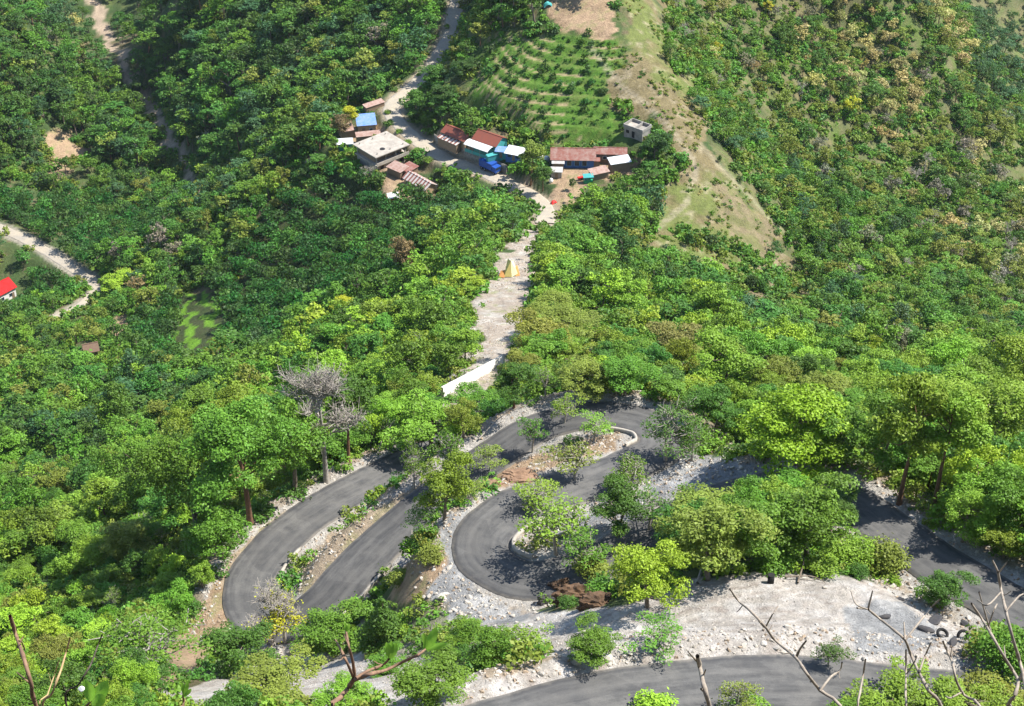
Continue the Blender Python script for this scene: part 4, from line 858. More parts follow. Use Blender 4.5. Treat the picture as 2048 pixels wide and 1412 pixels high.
def sheet(name, c, rust=(.20, .085, .05), amt=.5, per=1.1, stripe=None, rough=.55):
    k = NT(name, rough); oc = k.n('TexCoord').outputs['Object']; sx = k.n('SeparateXYZ'); k.l(oc, sx.inputs[0])
    w = k.math('SINE', k.math('MULTIPLY', sx.outputs[0], 6.283 / .22)); base = c
    if stripe: 
        fr = k.math('FRACT', k.math('MULTIPLY', sx.outputs[0], 1 / per)); base = k.mix(k.math('LESS_THAN', fr, .45), c, stripe)
    n_ = k.ramp(k.noise(.9, 6, oc, .7), .42, .62); n2_ = k.ramp(k.noise(3.1, 5, oc, .7), .3, .7)
    x = k.mix(k.math('MULTIPLY', n_, amt), base, rust); x = k.mix(k.math('MULTIPLY', n2_, .28), x, (.09, .07, .06)); k.color(x); k.bump(w, .35, .03); return k.m
RED = sheet('red_roof_sheet', (.27, .075, .045), (.19, .07, .05), .5); RED2 = sheet('faded_red_roof_sheet', (.26, .085, .06), (.40, .31, .26), .55)
STRI = sheet('striped_roof_sheet', (.60, .55, .50), (.30, .13, .09), .35, 1.25, (.24, .09, .065)); RUST = sheet('rusty_sheet', (.42, .30, .25), (.26, .12, .08), .7)
GREY = sheet('grey_sheet', (.50, .50, .48), (.32, .25, .21), .55); WHITE = sheet('white_sheet', (.80, .80, .79), (.66, .64, .60), .3, rough=.4); BLUE = sheet('blue_roof_sheet', (.13, .27, .62), (.34, .40, .52), .55)
PALE = sheet('pale_sheet', (.66, .70, .72), (.40, .40, .38), .5)
CONC = simple('bare_concrete', (.33, .31, .275), (.20, .19, .17), .8, .9, .8, .4); CONL = simple('pale_concrete', (.42, .385, .33), (.27, .24, .205), .7, .9, .8, .3); TEAL = simple('teal_paint', (.06, .33, .32), (.05, .22, .21), 1.5, .6); BLUEW = simple('blue_wall_paint', (.05, .15, .38), (.04, .10, .26), 1.5, .6)
WOODW = simple('weathered_boards', (.26, .19, .13), (.17, .12, .08), 1.2, .9); TANW = simple('tan_plaster', (.45, .33, .20), (.34, .24, .15), 1.0, .9); DARK = simple('dark_opening', (.02, .02, .022), (.03, .03, .03)); GLASS = simple('window_pane', (.03, .05, .07), (.02, .03, .04), 1, .15)
STONE = simple('stone_masonry', (.26, .245, .21), (.14, .13, .11), 1.6, .95, 1, .9); WHW = simple('white_paint', (.78, .77, .74), (.62, .61, .58), .9, .7)
BLUEV = simple('blue_vehicle_paint', (.02, .08, .34), (.02, .06, .25), 2, .35); RUB = simple('black_rubber', (.02, .02, .02)); METAL = simple('grey_metal', (.30, .30, .30), (.2, .2, .2), 3, .4)
REDP = simple('red_paint', (.55, .03, .025), (.42, .03, .02), 2, .5); GRNP = simple('green_paint', (.04, .35, .16), (.03, .25, .12), 2, .5); ORG = simple('orange_cloth', (.62, .30, .10), (.5, .24, .09), 2, .9); YEL = simple('yellow_tarpaulin', (.72, .62, .22), (.66, .52, .18), 1.5, .6); YEL2 = simple('pale_yellow_tarpaulin', (.82, .77, .42), (.74, .66, .32), 1.5, .6)
def yaw_of(du, dv, s=.48): return math.atan2(-dv / s, du)
def openings(root, side, w, d, h, wins, doors, frame, fmat):
    """windows and doors set proud of the front (y=-d/2) or right (x=w/2) wall"""
    for (a, z0, ww, wh) in wins:
        f = MB(); y = -d / 2
        if side == 'f': f.box(a - ww / 2 - .08, a + ww / 2 + .08, y - .06, y - .002, z0 - .08, z0 + wh + .08); o = f.build('window', fmat, root); MB().box(a - ww / 2, a + ww / 2, y - .085, y - .062, z0, z0 + wh).build('pane', GLASS, o)
    for (a, ww, wh) in doors:
        y = -d / 2; o = MB().box(a - ww / 2, a + ww / 2, y - .07, y - .002, 0, wh).build('door', frame, root); MB().box(a + ww / 2 - .18, a + ww / 2 - .1, y - .12, y - .072, 1, 1.12).build('handle', METAL, o)
def house(name, loc, yaw, w, d, h, rise, roof, wall, label, over=.45, wins=(), doors=(), door_m=None, fmat=None, mono=False, cat='house', group=None, base=1.5):
    r = empty(name, loc, yaw, label, cat, group); m = MB(); m.box(-w / 2, w / 2, -d / 2, d / 2, -base, h)
    if not mono and rise > 0:
        for x in (-w / 2, w / 2 - .15): m.tri([(x, -d / 2, h), (x, d / 2, h), (x, 0, h + rise - .06)], .15)
    m.build('wall', wall, r); X = w / 2 + over; rm = MB(); t = .07
    if mono: rm.slab([(-X, -d / 2 - over, h + .1), (X, -d / 2 - over, h + .1), (X, d / 2 + over, h + rise), (-X, d / 2 + over, h + rise)], t)
    elif rise > 0:
        s = rise / (d / 2); e = h + .08 - over * s
        rm.slab([(-X, -d / 2 - over, e), (X, -d / 2 - over, e), (X, 0, h + .08 + rise), (-X, 0, h + .08 + rise)], t); rm.slab([(-X, 0.002, h + .08 + rise), (X, 0.002, h + .08 + rise), (X, d / 2 + over, e), (-X, d / 2 + over, e)], t)
    ro = rm.build('roof', roof, r)
    if not mono and rise > 0: MB().box(-X, X, -.14, .14, h + rise + .082, h + rise + .13).build('ridge_cap', roof, ro)
    openings(r, 'f', w, d, h, wins, doors, door_m or WOODW, fmat or WHW)
    return r
def gp(u, v): p = G(u, v); return (float(p[0]), float(p[1]), float(p[2]))
def wins_row(n, w, z0, ww, wh): return [(-w / 2 + w * (i + .5) / n, z0, ww, wh) for i in range(n)]
# left of the road: the flat-roofed building on its posts
p = gp(764, 325); r = empty('concrete_building', p, math.radians(41), 'unfinished two storey concrete building with pale flat roof below the village road', 'building')
w, d = 10.6, 9.2
m = MB(); m.box(-w / 2, w / 2, -d / 2, d / 2, -2.5, 2.6); m.build('lower_wall', CONC, r)
MB().box(-w / 2 - .5, w / 2 + .5, -d / 2 - .9, d / 2 + .3, 2.602, 2.8).build('floor_slab', CONL, r)
m = MB(); m.box(-w / 2 - .5, w / 2 + .5, -d / 2 - .9, -d / 2 - .75, 2.802, 3.6); m.build('parapet', CONL, r)
for x in (-w / 2 + .2, -w / 6, w / 6, w / 2 - .2):
    for y in (-d / 2 + .2, d / 2 - .2): MB().box(x - .16, x + .16, y - .16, y + .16, 2.802, 5.4).build('pillar', CONC, r)
MB().box(-w / 2 + .5, w / 2 - .5, -d / 2 + 1.4, d / 2 - .4, 2.803, 5.398).build('upper_wall', WOODW, r)
ro = MB().box(-w / 2 - .8, w / 2 + .8, -d / 2 - .9, d / 2 + .8, 5.402, 5.66).build('flat_roof', CONL, r)
MB().cyl(-1.5, -2.6, .75, 5.664, 5.78, 16).build('roof_hatch', DARK, ro)
m = MB()
for x, y in ((-4.6, -4.2), (4.6, -4.2), (4.6, 4), (-4.6, 4), (0, -4.2), (0, 4)): m.box(x - .1, x + .1, y - .1, y + .1, 5.662, 6.2)
m.build('column_stub', CONC, ro)
for a in (-3.4, 0, 3.4): o = MB().box(a - .7, a + .7, -d / 2 - .05, -d / 2 - .002, .7, 1.9).build('window', WOODW, r); MB().box(a - .55, a + .55, -d / 2 - .08, -d / 2 - .052, .85, 1.75).build('pane', DARK, o)
house('blue_roofed_house', gp(733, 262), math.radians(10), 5.2, 5.0, 3.0, 1.2, BLUE, TANW, 'small house with bright blue sheet roof at the top left of the village', mono=True, over=.35, wins=[(1.2, .9, .9, 1)], doors=[(-1, .9, 2)])
house('long_shed', gp(748, 218), math.radians(38), 6.5, 1.8, 1.6, .5, RUST, WOODW, 'narrow rusty roofed shed beside the road above the blue roof', mono=True, over=.2, cat='shed')
house('tin_shed', gp(737, 284), math.radians(12), 7.0, 2.2, 2.4, .5, RUST, WOODW, 'rusty tin lean-to between the blue roof and the flat concrete roof', mono=True, over=.2, cat='shed', doors=[(0, .9, 1.9)])
house('tin_shed', gp(694, 273), math.radians(22), 4.0, 3.0, 2.4, .6, RUST, WOODW, 'pinkish rusty shed left of the blue roofed house', mono=True, over=.25, cat='shed')
house('tin_shed', gp(690, 298), math.radians(8), 4.4, 2.6, 2.2, .5, PALE, TEAL, 'pale bluish sheet roofed shed left of the concrete building', mono=True, over=.3, cat='shed', doors=[(.6, .9, 1.8)])
p = gp(658, 340); r = empty('arched_shed', p, math.radians(-45), 'white arched roof shed at the far left of the village', 'shed'); MB().box(-2.4, 2.4, -1.5, 1.5, -1.5, 1.7).build('wall', WOODW, r); MB().arc(-2.7, 2.7, -1.9, 1.9, 1.72, .9).build('roof', STRI, r)
house('row_house', gp(840, 378), math.radians(-47), 9.0, 3.8, 2.4, 1.1, STRI, TANW, 'long low house with red and white striped roof below the concrete building', wins=wins_row(3, 9, .9, .9, .9), doors=[(-1.5, .9, 1.9)])
house('tin_shed', gp(796, 349), math.radians(-40), 5.0, 3.2, 2.2, .6, RUST, WOODW, 'dark rusty shed between the striped roof and the concrete building', mono=True, over=.3, cat='shed')
house('tin_shed', gp(818, 352), math.radians(-46), 3.6, 3.6, 2.3, .6, RED2, WOODW, 'small red roofed shed at the upper end of the striped roof', mono=True, over=.3, cat='shed')
# above the road
def off(p, yaw, dx, dy, dz=0): return (p[0] + dx * math.cos(yaw) - dy * math.sin(yaw), p[1] + dx * math.sin(yaw) + dy * math.cos(yaw), p[2] + dz)
HA = gp(917, 285); HC = gp(981, 293)
house('red_roofed_house', HA, math.radians(-42), 8.4, 4.2, 2.1, 1.2, RED, TANW, 'red roofed house at the left end of the row above the stone wall', wins=wins_row(2, 8, 1, .9, 1))
house('veranda_shed', off(HA, math.radians(-42), -.5, -3.3, -.2), math.radians(-42), 7.2, 1.7, 1.2, .45, STRI, WOODW, 'striped red and white veranda roof in front of the leftmost red roof', mono=True, over=.2, cat='shed')
house('red_roofed_house', HC, math.radians(-36), 7.6, 5.4, 2.4, 1.5, RED, TEAL, 'red roofed house with teal walls behind the long white awning', wins=wins_row(3, 7.4, 1, .9, 1), fmat=TEAL)
p = off(HC, math.radians(-36), -.8, -4.4, -.7); r = empty('awning', p, math.radians(-36), 'long rounded white awning in front of the teal walled house', 'awning'); MB().arc(-4.1, 4.1, -1.5, 1.4, 2.3, .35, tilt=.45).build('canopy', WHITE, r)
m = MB(); m.box(-4.0, 4.0, -1.25, -1.15, 0, 1.0); m.build('counter', TEAL, r)
for x in (-3.9, -1.3, 1.3, 3.9): MB().box(x - .06, x + .06, -1.3, -1.18, -.5, 2.29).build('post', METAL, r)
house('stall', off(HC, math.radians(-36), 5.4, -2.2, -.5), math.radians(-10), 2.8, 2.2, 1.9, .4, BLUE, TEAL, 'tiny blue roofed stall between the white awning and the white roof', mono=True, over=.3, cat='stall', doors=[(0, .8, 1.8)])
house('stall', off(HC, math.radians(-36), 4.2, -5.0, -.4), math.radians(30), 3.0, 1.2, 1.1, .25, TEAL, TEAL, 'low teal counter stall at the right end of the white awning', mono=True, over=.1, cat='stall')
house('white_roofed_shop', gp(1031, 317), math.radians(-22), 4.6, 3.0, 1.9, .8, WHITE, BLUEW, 'shop with white sheet roof and blue front left of the tall village tree', mono=True, over=.4, cat='shop', wins=[(-1.2, .9, 1, 1), (1.3, .9, 1, 1)], doors=[(0, .8, 1.9)], fmat=BLUEW)
house('long_house', gp(1146, 327), math.radians(-2), 11.2, 5.4, 2.9, 1.7, RED2, BLUEW, 'long house with large faded red roof and row of blue front windows', over=.6, wins=wins_row(4, 8.2, .7, 1.2, 1.5), doors=[(-4.9, .8, 2)], fmat=simple('light_blue_frame', (.22, .45, .62), (.2, .4, .55)))
house('side_wing', gp(1220, 321), math.radians(-3), 8.6, 3.4, 2.6, 1.0, RED2, WOODW, 'lower red roofed wing attached right of the long house', over=.3, wins=wins_row(2, 6, .9, .9, .9), cat='house')
house('tin_shed', off(gp(1238, 341), 0, 0, 0, .7), math.radians(17), 5.4, 2.6, 2.0, .7, PALE, WOODW, 'pale grey sheet shed at the right end of the village', mono=True, over=.3, cat='shed')
house('tin_shed', gp(1197, 356), math.radians(24), 4.8, 2.4, 1.9, .6, RUST, WOODW, 'rusty patched shed on the right side of the orange yard', mono=True, over=.3, cat='shed')
house('tin_shed', gp(1190, 334), math.radians(-2), 2.4, 1.6, 2.0, .3, RED2, WOODW, 'small red lean-to below the join of the two long red roofs', mono=True, over=.15, cat='shed')
house('tin_shed', gp(1116, 338), math.radians(-2), 3.0, 2.2, 2.1, .5, GREY, WOODW, 'grey tin shed at the left front corner of the long house', mono=True, over=.25, cat='shed')
house('tin_shed', gp(1113, 354), math.radians(-4), 2.8, 2.0, 1.9, .4, GREY, CONC, 'second grey tin shed nearer the yard, right of the tall village tree', mono=True, over=.25, cat='shed', doors=[(0, .8, 1.6)])
for (u, v, r_, h_, lab) in ((1079, 318, .95, 1.5, 'large round white water tank left of the long house'), (1093, 322, .75, 1.2, 'smaller white water tank beside the large white one'), (1102, 366, .55, .9, 'white drum in the yard below the grey sheds')):
    r = empty('water_tank', gp(u, v), .3, lab, 'water tank'); MB().cyl(0, 0, r_, 0, h_, 20).build('tank', WHW, r, True); MB().cyl(0, 0, r_, h_ + .002, h_ + .25, 20, r2=.3).build('lid', WHW, r, True)
# unfinished hut on the spur
p = off(gp(1274, 272), 0, 0, 0, .2); r = empty('unfinished_hut', p, math.radians(-38), 'small unfinished grey concrete hut with open roof on the terraced hill edge', 'hut')
MB().box(-3.0, 3.0, -2, 2, -2.8, 2.4).build('wall', CONC, r)
m = MB()
for a in ((-3.2, 3.2, -2.2, -1.95), (-3.2, 3.2, 1.95, 2.2), (-3.2, -2.95, -1.948, 1.948), (2.95, 3.2, -1.948, 1.948), (.3, .55, -1.948, 1.948)): m.box(*a, 2.402, 3.3)
m.build('parapet', CONC, r); MB().box(-2.94, .29, -1.94, 1.94, 2.403, 2.5).build('roof_slab', CONL, r); MB().box(-.4, .5, -2.05, -2.003, 0, 1.9).build('door', DARK, r); MB().box(-2.3, -1.3, -2.05, -2.003, .9, 1.8).build('window', DARK, r)
# far houses on the left
house('red_roofed_house', gp(3, 596), math.radians(52), 7, 6, 3.6, 1.9, simple('bright_red_roof', (.52, .012, .012), (.40, .012, .012), 1, .8), WHW, 'house with bright red roof and white eave among the left orchard', over=.5, wins=wins_row(2, 6, 1, 1, 1.1), doors=[(2.4, .9, 2)])
house('brown_hut', gp(183, 706), math.radians(20), 3.2, 2.8, 1.6, 1.3, simple('thatch', (.20, .13, .09), (.13, .09, .06), 2), WOODW, 'small brown roofed hut among the bushes at the left', cat='hut', doors=[(0, .7, 1.4)])
r = empty('red_white_shed', gp(787, 402), math.radians(15), 'tiny shed with white roof and red front in the grove below the striped roof', 'shed'); MB().box(-1.4, 1.4, -1, 1, -.5, 1.4).build('wall', REDP, r); MB().slab([(-1.6, -1.2, 1.45), (1.6, -1.2, 1.45), (1.6, 1.2, 1.9), (-1.6, 1.2, 1.9)], .07).build('roof', WHITE, r)
# lorry
_i = int(np.argmin(np.abs(proj(R_vi[:, 0], R_vi[:, 1], R_vi[:, 2])[0] - 968) + 1e3 * (np.arange(len(R_vi)) > len(R_vi) // 2))); _t = R_vi[_i] - R_vi[_i + 2]; _t /= np.linalg.norm(_t[:2]); _n = np.array((-_t[1], _t[0], 0)); _n = _n if _n[1] > 0 else -_n; _p = R_vi[_i] + _n * 1.7
r = empty('lorry', tuple(_p + (0, 0, .05)), math.atan2(_t[1], _t[0]), 'blue lorry parked on the upper side of the village road by the stone wall', 'lorry')
MB().box(-3.2, 1.6, -1.15, 1.15, 1.0, 2.9).build('cargo_body', BLUEV, r); cb_ = MB().slab([(1.7, -1.1, 2.5), (3.1, -1.1, 2.4), (3.1, 1.1, 2.4), (1.7, 1.1, 2.5)], 1.6).build('cab', BLUEV, r)
MB().box(3.103, 3.13, -.95, .95, 1.6, 2.25).build('windscreen', GLASS, cb_); MB().box(-3.1, 3.1, -.5, .5, .6, .98).build('chassis', METAL, r)
for x in (-2.4, -1.2, 2.3):
    for y in (-1.1, .82): wb = MB().cyl(x, .5, .5, y, y + .28, 16, 'y').build('wheel', RUB, r); MB().cyl(x, .5, .22, y - .01 if y < 0 else y + .282, y - .001 if y < 0 else y + .29, 12, 'y').build('rim', METAL, wb)
MB().box(-3.22, 1.62, -1.17, 1.17, 2.902, 2.96).build('top_rail', BLUEV, r)
# small coloured things
r = empty('handcart', gp(1163, 360), math.radians(20), 'small red handcart in the orange yard', 'cart'); MB().box(-1.1, 1.1, -.4, .4, .5, .9).build('tray', REDP, r); MB().box(1.1, 2.0, -.35, -.28, .6, .68).box(1.1, 2.0, .28, .35, .6, .68).build('handle', METAL, r)
for y in (-.48, .42): MB().cyl(0, .35, .35, y, y + .06, 14, 'y').build('wheel', RUB, r)
r = empty('market_stall', gp(1176, 366), math.radians(8), 'green and teal roadside stall below the patched rusty shed', 'stall'); MB().box(-1.2, 1.2, -.7, .7, 0, .95).build('counter', GRNP, r); MB().slab([(-1.4, -.9, 1.9), (1.4, -.9, 1.9), (1.4, .9, 2.2), (-1.4, .9, 2.2)], .06).build('roof', TEAL, r)
for x in (-1.15, 1.15): MB().box(x - .05, x + .05, -.75, -.65, .952, 1.86).build('post', METAL, r)
def tarp(u, v, s, lab, mat, seed, yaw=0, zs=.35):
    R_ = np.random.default_rng(seed); n_ = 10; P = gp(u, v); X, Y = np.meshgrid(np.linspace(-1, 1, n_), np.linspace(-1, 1, n_)); rr = np.clip(1 - (X ** 2 + Y ** 2) * .5, 0, 1)
    Z = rr * zs + R_.random((n_, n_)) * zs * .8 * rr; co = np.stack([X * s * (1 + R_.normal(size=(n_, n_)) * .06), Y * s * .6, Z * s], -1).reshape(-1, 3); i = np.arange(n_ * n_).reshape(n_, n_)
    q = np.stack([i[:-1, :-1], i[:-1, 1:], i[1:, 1:], i[1:, :-1]], -1).reshape(-1, 4); q2 = q[:, ::-1] + n_ * n_
    o = link(bpy.data.objects.new('tarpaulin', np_mesh('tarpaulin', np.vstack([co, co - (0, 0, .03)]), np.vstack([q, q2]), mat))); o.location = P; o.rotation_euler = (0, 0, yaw); return tag(o, lab, 'tarpaulin')
tarp(1107, 408, .9, 'crumpled red sheet lying at the right edge of the village road end', REDP, 3, .8, .7)
tarp(1050, 409, 1.3, 'red cloth strip draped along the left verge near the village road end', REDP, 4, -.75, .3)
tarp(980, 400, .45, 'small white sheet caught in the trees below the village road', WHW, 5, .2, .6)
tarp(636, 321, 1.2, 'orange tan cloth spread left of the arched shed', ORG, 6, .2, .25)
# yellow shelter on the pale clearing
r = empty('tarpaulin_shelter', gp(1020, 549), math.radians(8), 'yellow tarpaulin shelter with orange side flaps standing on the pale clearing', 'tent')
MB().slab([(-1.5, -1.2, .1), (.1, -1.5, .15), (.15, -.2, 3.3), (-.3, 1.2, 3.1)], .04).build('canopy', YEL, r); MB().slab([(.16, -1.5, .12), (1.5, -.9, .5), (.9, 1.3, 2.4), (.2, -.18, 3.3)], .04).build('canopy', YEL2, r)
MB().slab([(1.0, -1.3, .05), (2.0, -1.1, .1), (1.7, .3, 1.7), (1.3, .2, 1.9)], .04).build('flap', ORG, r); MB().slab([(-2.6, -1.1, .05), (-1.4, -1.5, .1), (-1.0, -.2, 1.2), (-2.0, .2, .8)], .04).build('flap', ORG, r); MB().cyl(.15, -.1, .06, 0, 3.25, 8).build('pole', WOODW, r)

# ---------------- walls along the roads ----------------
def near_idx(Rr, u, v):
    a, b, _ = proj(Rr[:, 0], Rr[:, 1], Rr[:, 2]); return int(np.argmin((a - u) ** 2 + (b - v) ** 2))
def wall_along(name, P, N, h, th, mat, label, base=.6, cat='wall', taper=0.0):
    n_ = len(P); i_ = P; o_ = P + N * th; jz = np.array([fbm(P[:, 0], P[:, 1], 1.2, 7, 2)]).T * .12 if name != 'concrete_kerb' else 0
    co = np.stack([i_ - (0, 0, base), i_ + (0, 0, h) + np.c_[P[:, :2] * 0, jz] if not np.isscalar(jz) else i_ + (0, 0, h), o_ + (0, 0, h), o_ - (0, 0, base)], 1)
    if taper: co[:, 1] += N * taper
    k_ = np.arange(n_ * 4).reshape(n_, 4); q = [np.stack([k_[:-1, a], k_[1:, a], k_[1:, b], k_[:-1, b]], -1) for a, b in ((0, 1), (1, 2), (2, 3), (3, 0))]
    q.append(k_[:1, ::-1]); q.append(k_[-1:]); o = link(bpy.data.objects.new(name, np_mesh(name, co.reshape(-1, 3), np.vstack(q), mat))); return tag(o, label, cat)
def side_wall(name, Rr, a, b, side, off, h, th, mat, label, **k):
    i, j = near_idx(Rr, *a), near_idx(Rr, *b); i, j = min(i, j), max(i, j); T = np.gradient(Rr, axis=0); T[:, 2] = 0; T /= np.linalg.norm(T, axis=1)[:, None]; N = np.c_[T[:, 1], -T[:, 0], 0 * T[:, 0]] * side
    P = Rr[i:j + 1] + N[i:j + 1] * off; return wall_along(name, P, N[i:j + 1], h, th, mat, label, **k)
side_wall('stone_revetment', R_vi, (1000, 358), (848, 290), 1, 3.0, 2.7, .6, STONE, 'grey stone retaining wall on the uphill side of the village road', taper=.35)
a = np.array(gp(1012, 728)); b = np.array(gp(890, 795)); t = np.linspace(0, 1, 16)[:, None]; P = a * (1 - t) + b * t; d_ = (b - a) / np.linalg.norm(b - a); Nn = np.array((-d_[1], d_[0], 0.0)); Nn = Nn if Nn[1] > 0 else -Nn
P[:, 2] = np.maximum(P[:, 2], hz_at(P[:, 0], P[:, 1])) - .2
wall_along('concrete_revetment', P, np.tile(Nn, (16, 1)), 1.9, .7, simple('stained_white_concrete', (.70, .68, .63), (.44, .40, .34), .9, .9, .9, .6), 'bright white concrete retaining wall below the pale clearing', base=2, taper=.3)
def kerb(a, b, side, label, off=3.05, h=.42): return side_wall('concrete_kerb', R_as, a, b, side, off, h, .3, CONL, label, base=.3)
tarp(1095, 15, 1.3, 'small teal green sheet on the crest above the terraces', TEAL, 9, .3, .8)
kerb((645,1205),(745,1100),-1,'low concrete edge wall along the right side of the middle straight')
kerb((560,1085),(505,1150),1,'curved low concrete wall on the inside of the lowest bend')
kerb((1240,832),(1290,915),-1,'pale concrete kerb round the island tip inside the upper loop',off=2.85)
kerb((1040,1158),(1110,985),1,'concrete kerb curving round the inside of the U bend',off=3.2,h=.55)
# ---------------- rocks ----------------
ROCK = simple('pale_rock', (.50, .465, .41), (.33, .29, .24), .9, .95, .8, .6); ROCKB = simple('brown_earth', (.15, .092, .055), (.065, .042, .027), .8, .95, 1, .9); ROCKD = simple('dark_rock', (.05, .05, .055), (.10, .09, .08), 2, .9)
import bmesh
def rock_mesh(seed, mat, sub=2, rgh=.35):
    b = bmesh.new(); bmesh.ops.create_icosphere(b, subdivisions=sub, radius=1); R_ = np.random.default_rng(seed); pl = R_.normal(size=(9, 3)); pl /= np.linalg.norm(pl, axis=1)[:, None]; of = R_.uniform(.45, .8, 9)
    for v in b.verts:
        p = np.array(v.co)
        for n_, o_ in zip(pl, of):
            e = p @ n_ - o_
            if e > 0: p = p - n_ * e * .92
        v.co = p * (1 + R_.normal() * .04) * np.array((1.15, .95, .75))
    me = bpy.data.meshes.new('rock'); b.to_mesh(me); b.free(); me.materials.append(mat); return me
RM = [rock_mesh(i, ROCK) for i in range(6)]; RS = [rock_mesh(20 + i, ROCK, 1) for i in range(4)]
R = np.random.default_rng(77); used_b = []
BSP = [(905,1215,60,24,16),(870,1190,60,60,8),(1350,1310,160,14,14),(1180,1335,120,14,12),(1400,925,120,16,12),(1820,1030,90,50,12),(1900,1120,60,40,8),(1700,1160,180,18,10),(1890,1230,50,36,16),(620,1310,160,40,14),(1100,1290,120,40,12),(960,930,40,30,6),(1140,1210,50,14,6),(1000,1240,90,14,10),(1560,1280,200,24,12),(1280,640,40,40,4),(700,1010,130,30,8),(1370,870,40,40,6)]
nb_ = 0
for (u0, v0, su, sv, n_) in BSP:
    for _ in range(n_):
        u, v = u0 + R.uniform(-1, 1) * su, v0 + R.uniform(-1, 1) * sv
        p = G(u, v)
        if lookup(D_as, p[0], p[1]) < 3.6: continue
        s = R.uniform(.12, .34) * (1 if R.random() > .1 else 1.7); o = link(bpy.data.objects.new('boulder', RM[nb_ % 6])); o.location = (p[0], p[1], p[2] + s * .15); o.scale = (s * R.uniform(.8, 1.3), s, s * R.uniform(.6, 1)); o.rotation_euler = (R.normal() * .3, R.normal() * .3, R.uniform(0, 6.3)); nb_ += 1
        b = min(LAND, key=lambda L: math.hypot(L[0] - u, (L[1] - v) * 1.2)); du, dv = u - b[0], v - b[1]; a = math.degrees(math.atan2(-dv, du)) % 360; dr = ['right of', 'upper right of', 'above', 'upper left of', 'left of', 'lower left of', 'below', 'lower right of'][int((a + 22.5) // 45) % 8]
        tag(o, f"{'small' if s < .25 else 'fair sized' if s < .45 else 'large'} pale {'flat' if o.scale[2] < s * .8 else 'blocky'} boulder {dr} {b[2]}", 'boulder', 'pale boulders beside the roads')
# rubble as stuff
def rubble(name, label, cond, n_, smin, smax, box, mats, seed):
    R_ = np.random.default_rng(seed); x = R_.uniform(box[0], box[1], n_); y = R_.uniform(box[2], box[3], n_); z = hz_at(x, y); u, v, d = proj(x, y, z); da = lookup(D_as, x, y); k_ = cond(u, v, x, y, da)
    x, y, z = x[k_], y[k_], z[k_]; m_ = len(x); s = smin + (smax - smin) * R_.random(m_) ** 3; objs = []
    for i, me in enumerate(mats): objs.append(bpy.data.objects.new('src_%02d' % i, me))
    print(name, m_); return gn_scatter(name, np.c_[x, y, z], R_.normal(size=(m_, 3)), np.c_[s, s, s * .8], R_.integers(0, len(mats), m_), objs, label, 'rubble')
RT = [rock_mesh(40 + i, simple('tan_stone', (.36, .28, .20), (.24, .18, .13), 1.5, .95), 1) for i in range(2)]
rubble('road_rubble', 'loose stones and clods on the shoulders of the asphalt road', lambda u, v, x, y, da: (da > 3.3) & (da < 5.6 + vnoise(x, y, 5, 3) * 3.2) & (u > -50) & (u < 2150), 150000, .05, .30, (-70, 90, 84, 205), RS + RT, 1)
inR_ = lambda u, v: inpoly(u, v, ROCKS[0]) | inpoly(u, v, ROCKS[1]) | inpoly(u, v, GRAV[0]) | inpoly(u, v, GRAV[1]) | inpoly(u, v, GRAV[2]) | inpoly(u, v, ROCKS[2])
rubble('plateau_rubble', 'loose stones scattered on the pale rocky ground', lambda u, v, x, y, da: inR_(u, v) & (da > 3.4) & (vnoise(x, y, 3.5, 9) > .58), 70000, .03, .16, (-70, 90, 80, 190), RS, 2)
rubble('clearing_rubble', 'stones and clods on the pale clearing and the track', lambda u, v, x, y, da: (lookup(D_tr, x, y) < 6) & (lookup(BARE, x, y) > .5) & (vnoise(x, y, 6, 19) > .45), 60000, .05, .26, (-30, 40, 190, 385), RS + RT, 3)
# brown cut bank at the lower lip of the U bend
for (u, v, s, mt, lab) in ((1150,1200,(2.0,1.1,2.0),ROCKB,'dark brown undercut earth bank below the U bend'),(1195,1212,(1.6,1.2,1.6),ROCKB,'reddish earth mound right of the undercut bank'),(1098,1205,(1.0,.7,1.6),ROCKD,'dark grey slab leaning at the left of the undercut earth bank'),(1120,1170,(1.6,.9,.9),ROCKB,'low brown earth lump on the rim of the U bend'),(1040,955,(2.6,1.2,.9),simple('tan_earth', (.30, .19, .12), (.18, .11, .07), 1.2, .95, 1, .9),'long heap of tan earth between the middle road and the U bend'),(985,972,(1.8,1.0,.8),simple('tan_earth', (.33, .21, .13), (.2, .12, .08), 1.2, .95, 1, .9),'second smaller heap of tan earth left of the long heap')):
    me = rock_mesh(int(u), mt, 4); R_ = np.random.default_rng(int(v)); co = np.array([v_.co for v_ in me.vertices]); co *= (1 + .35 * fbm(co[:, 0] * 3 + 9, co[:, 1] * 3 + co[:, 2] * 4, 1.0, 5, 4))[:, None]; me.vertices.foreach_set('co', co.astype(np.float32).ravel()); me.update()
    o = link(bpy.data.objects.new('earth_mound', me)); p = G(u, v); o.location = (p[0], p[1], p[2]); o.scale = s; o.rotation_euler = (0, 0, .2); tag(o, lab, 'mound')
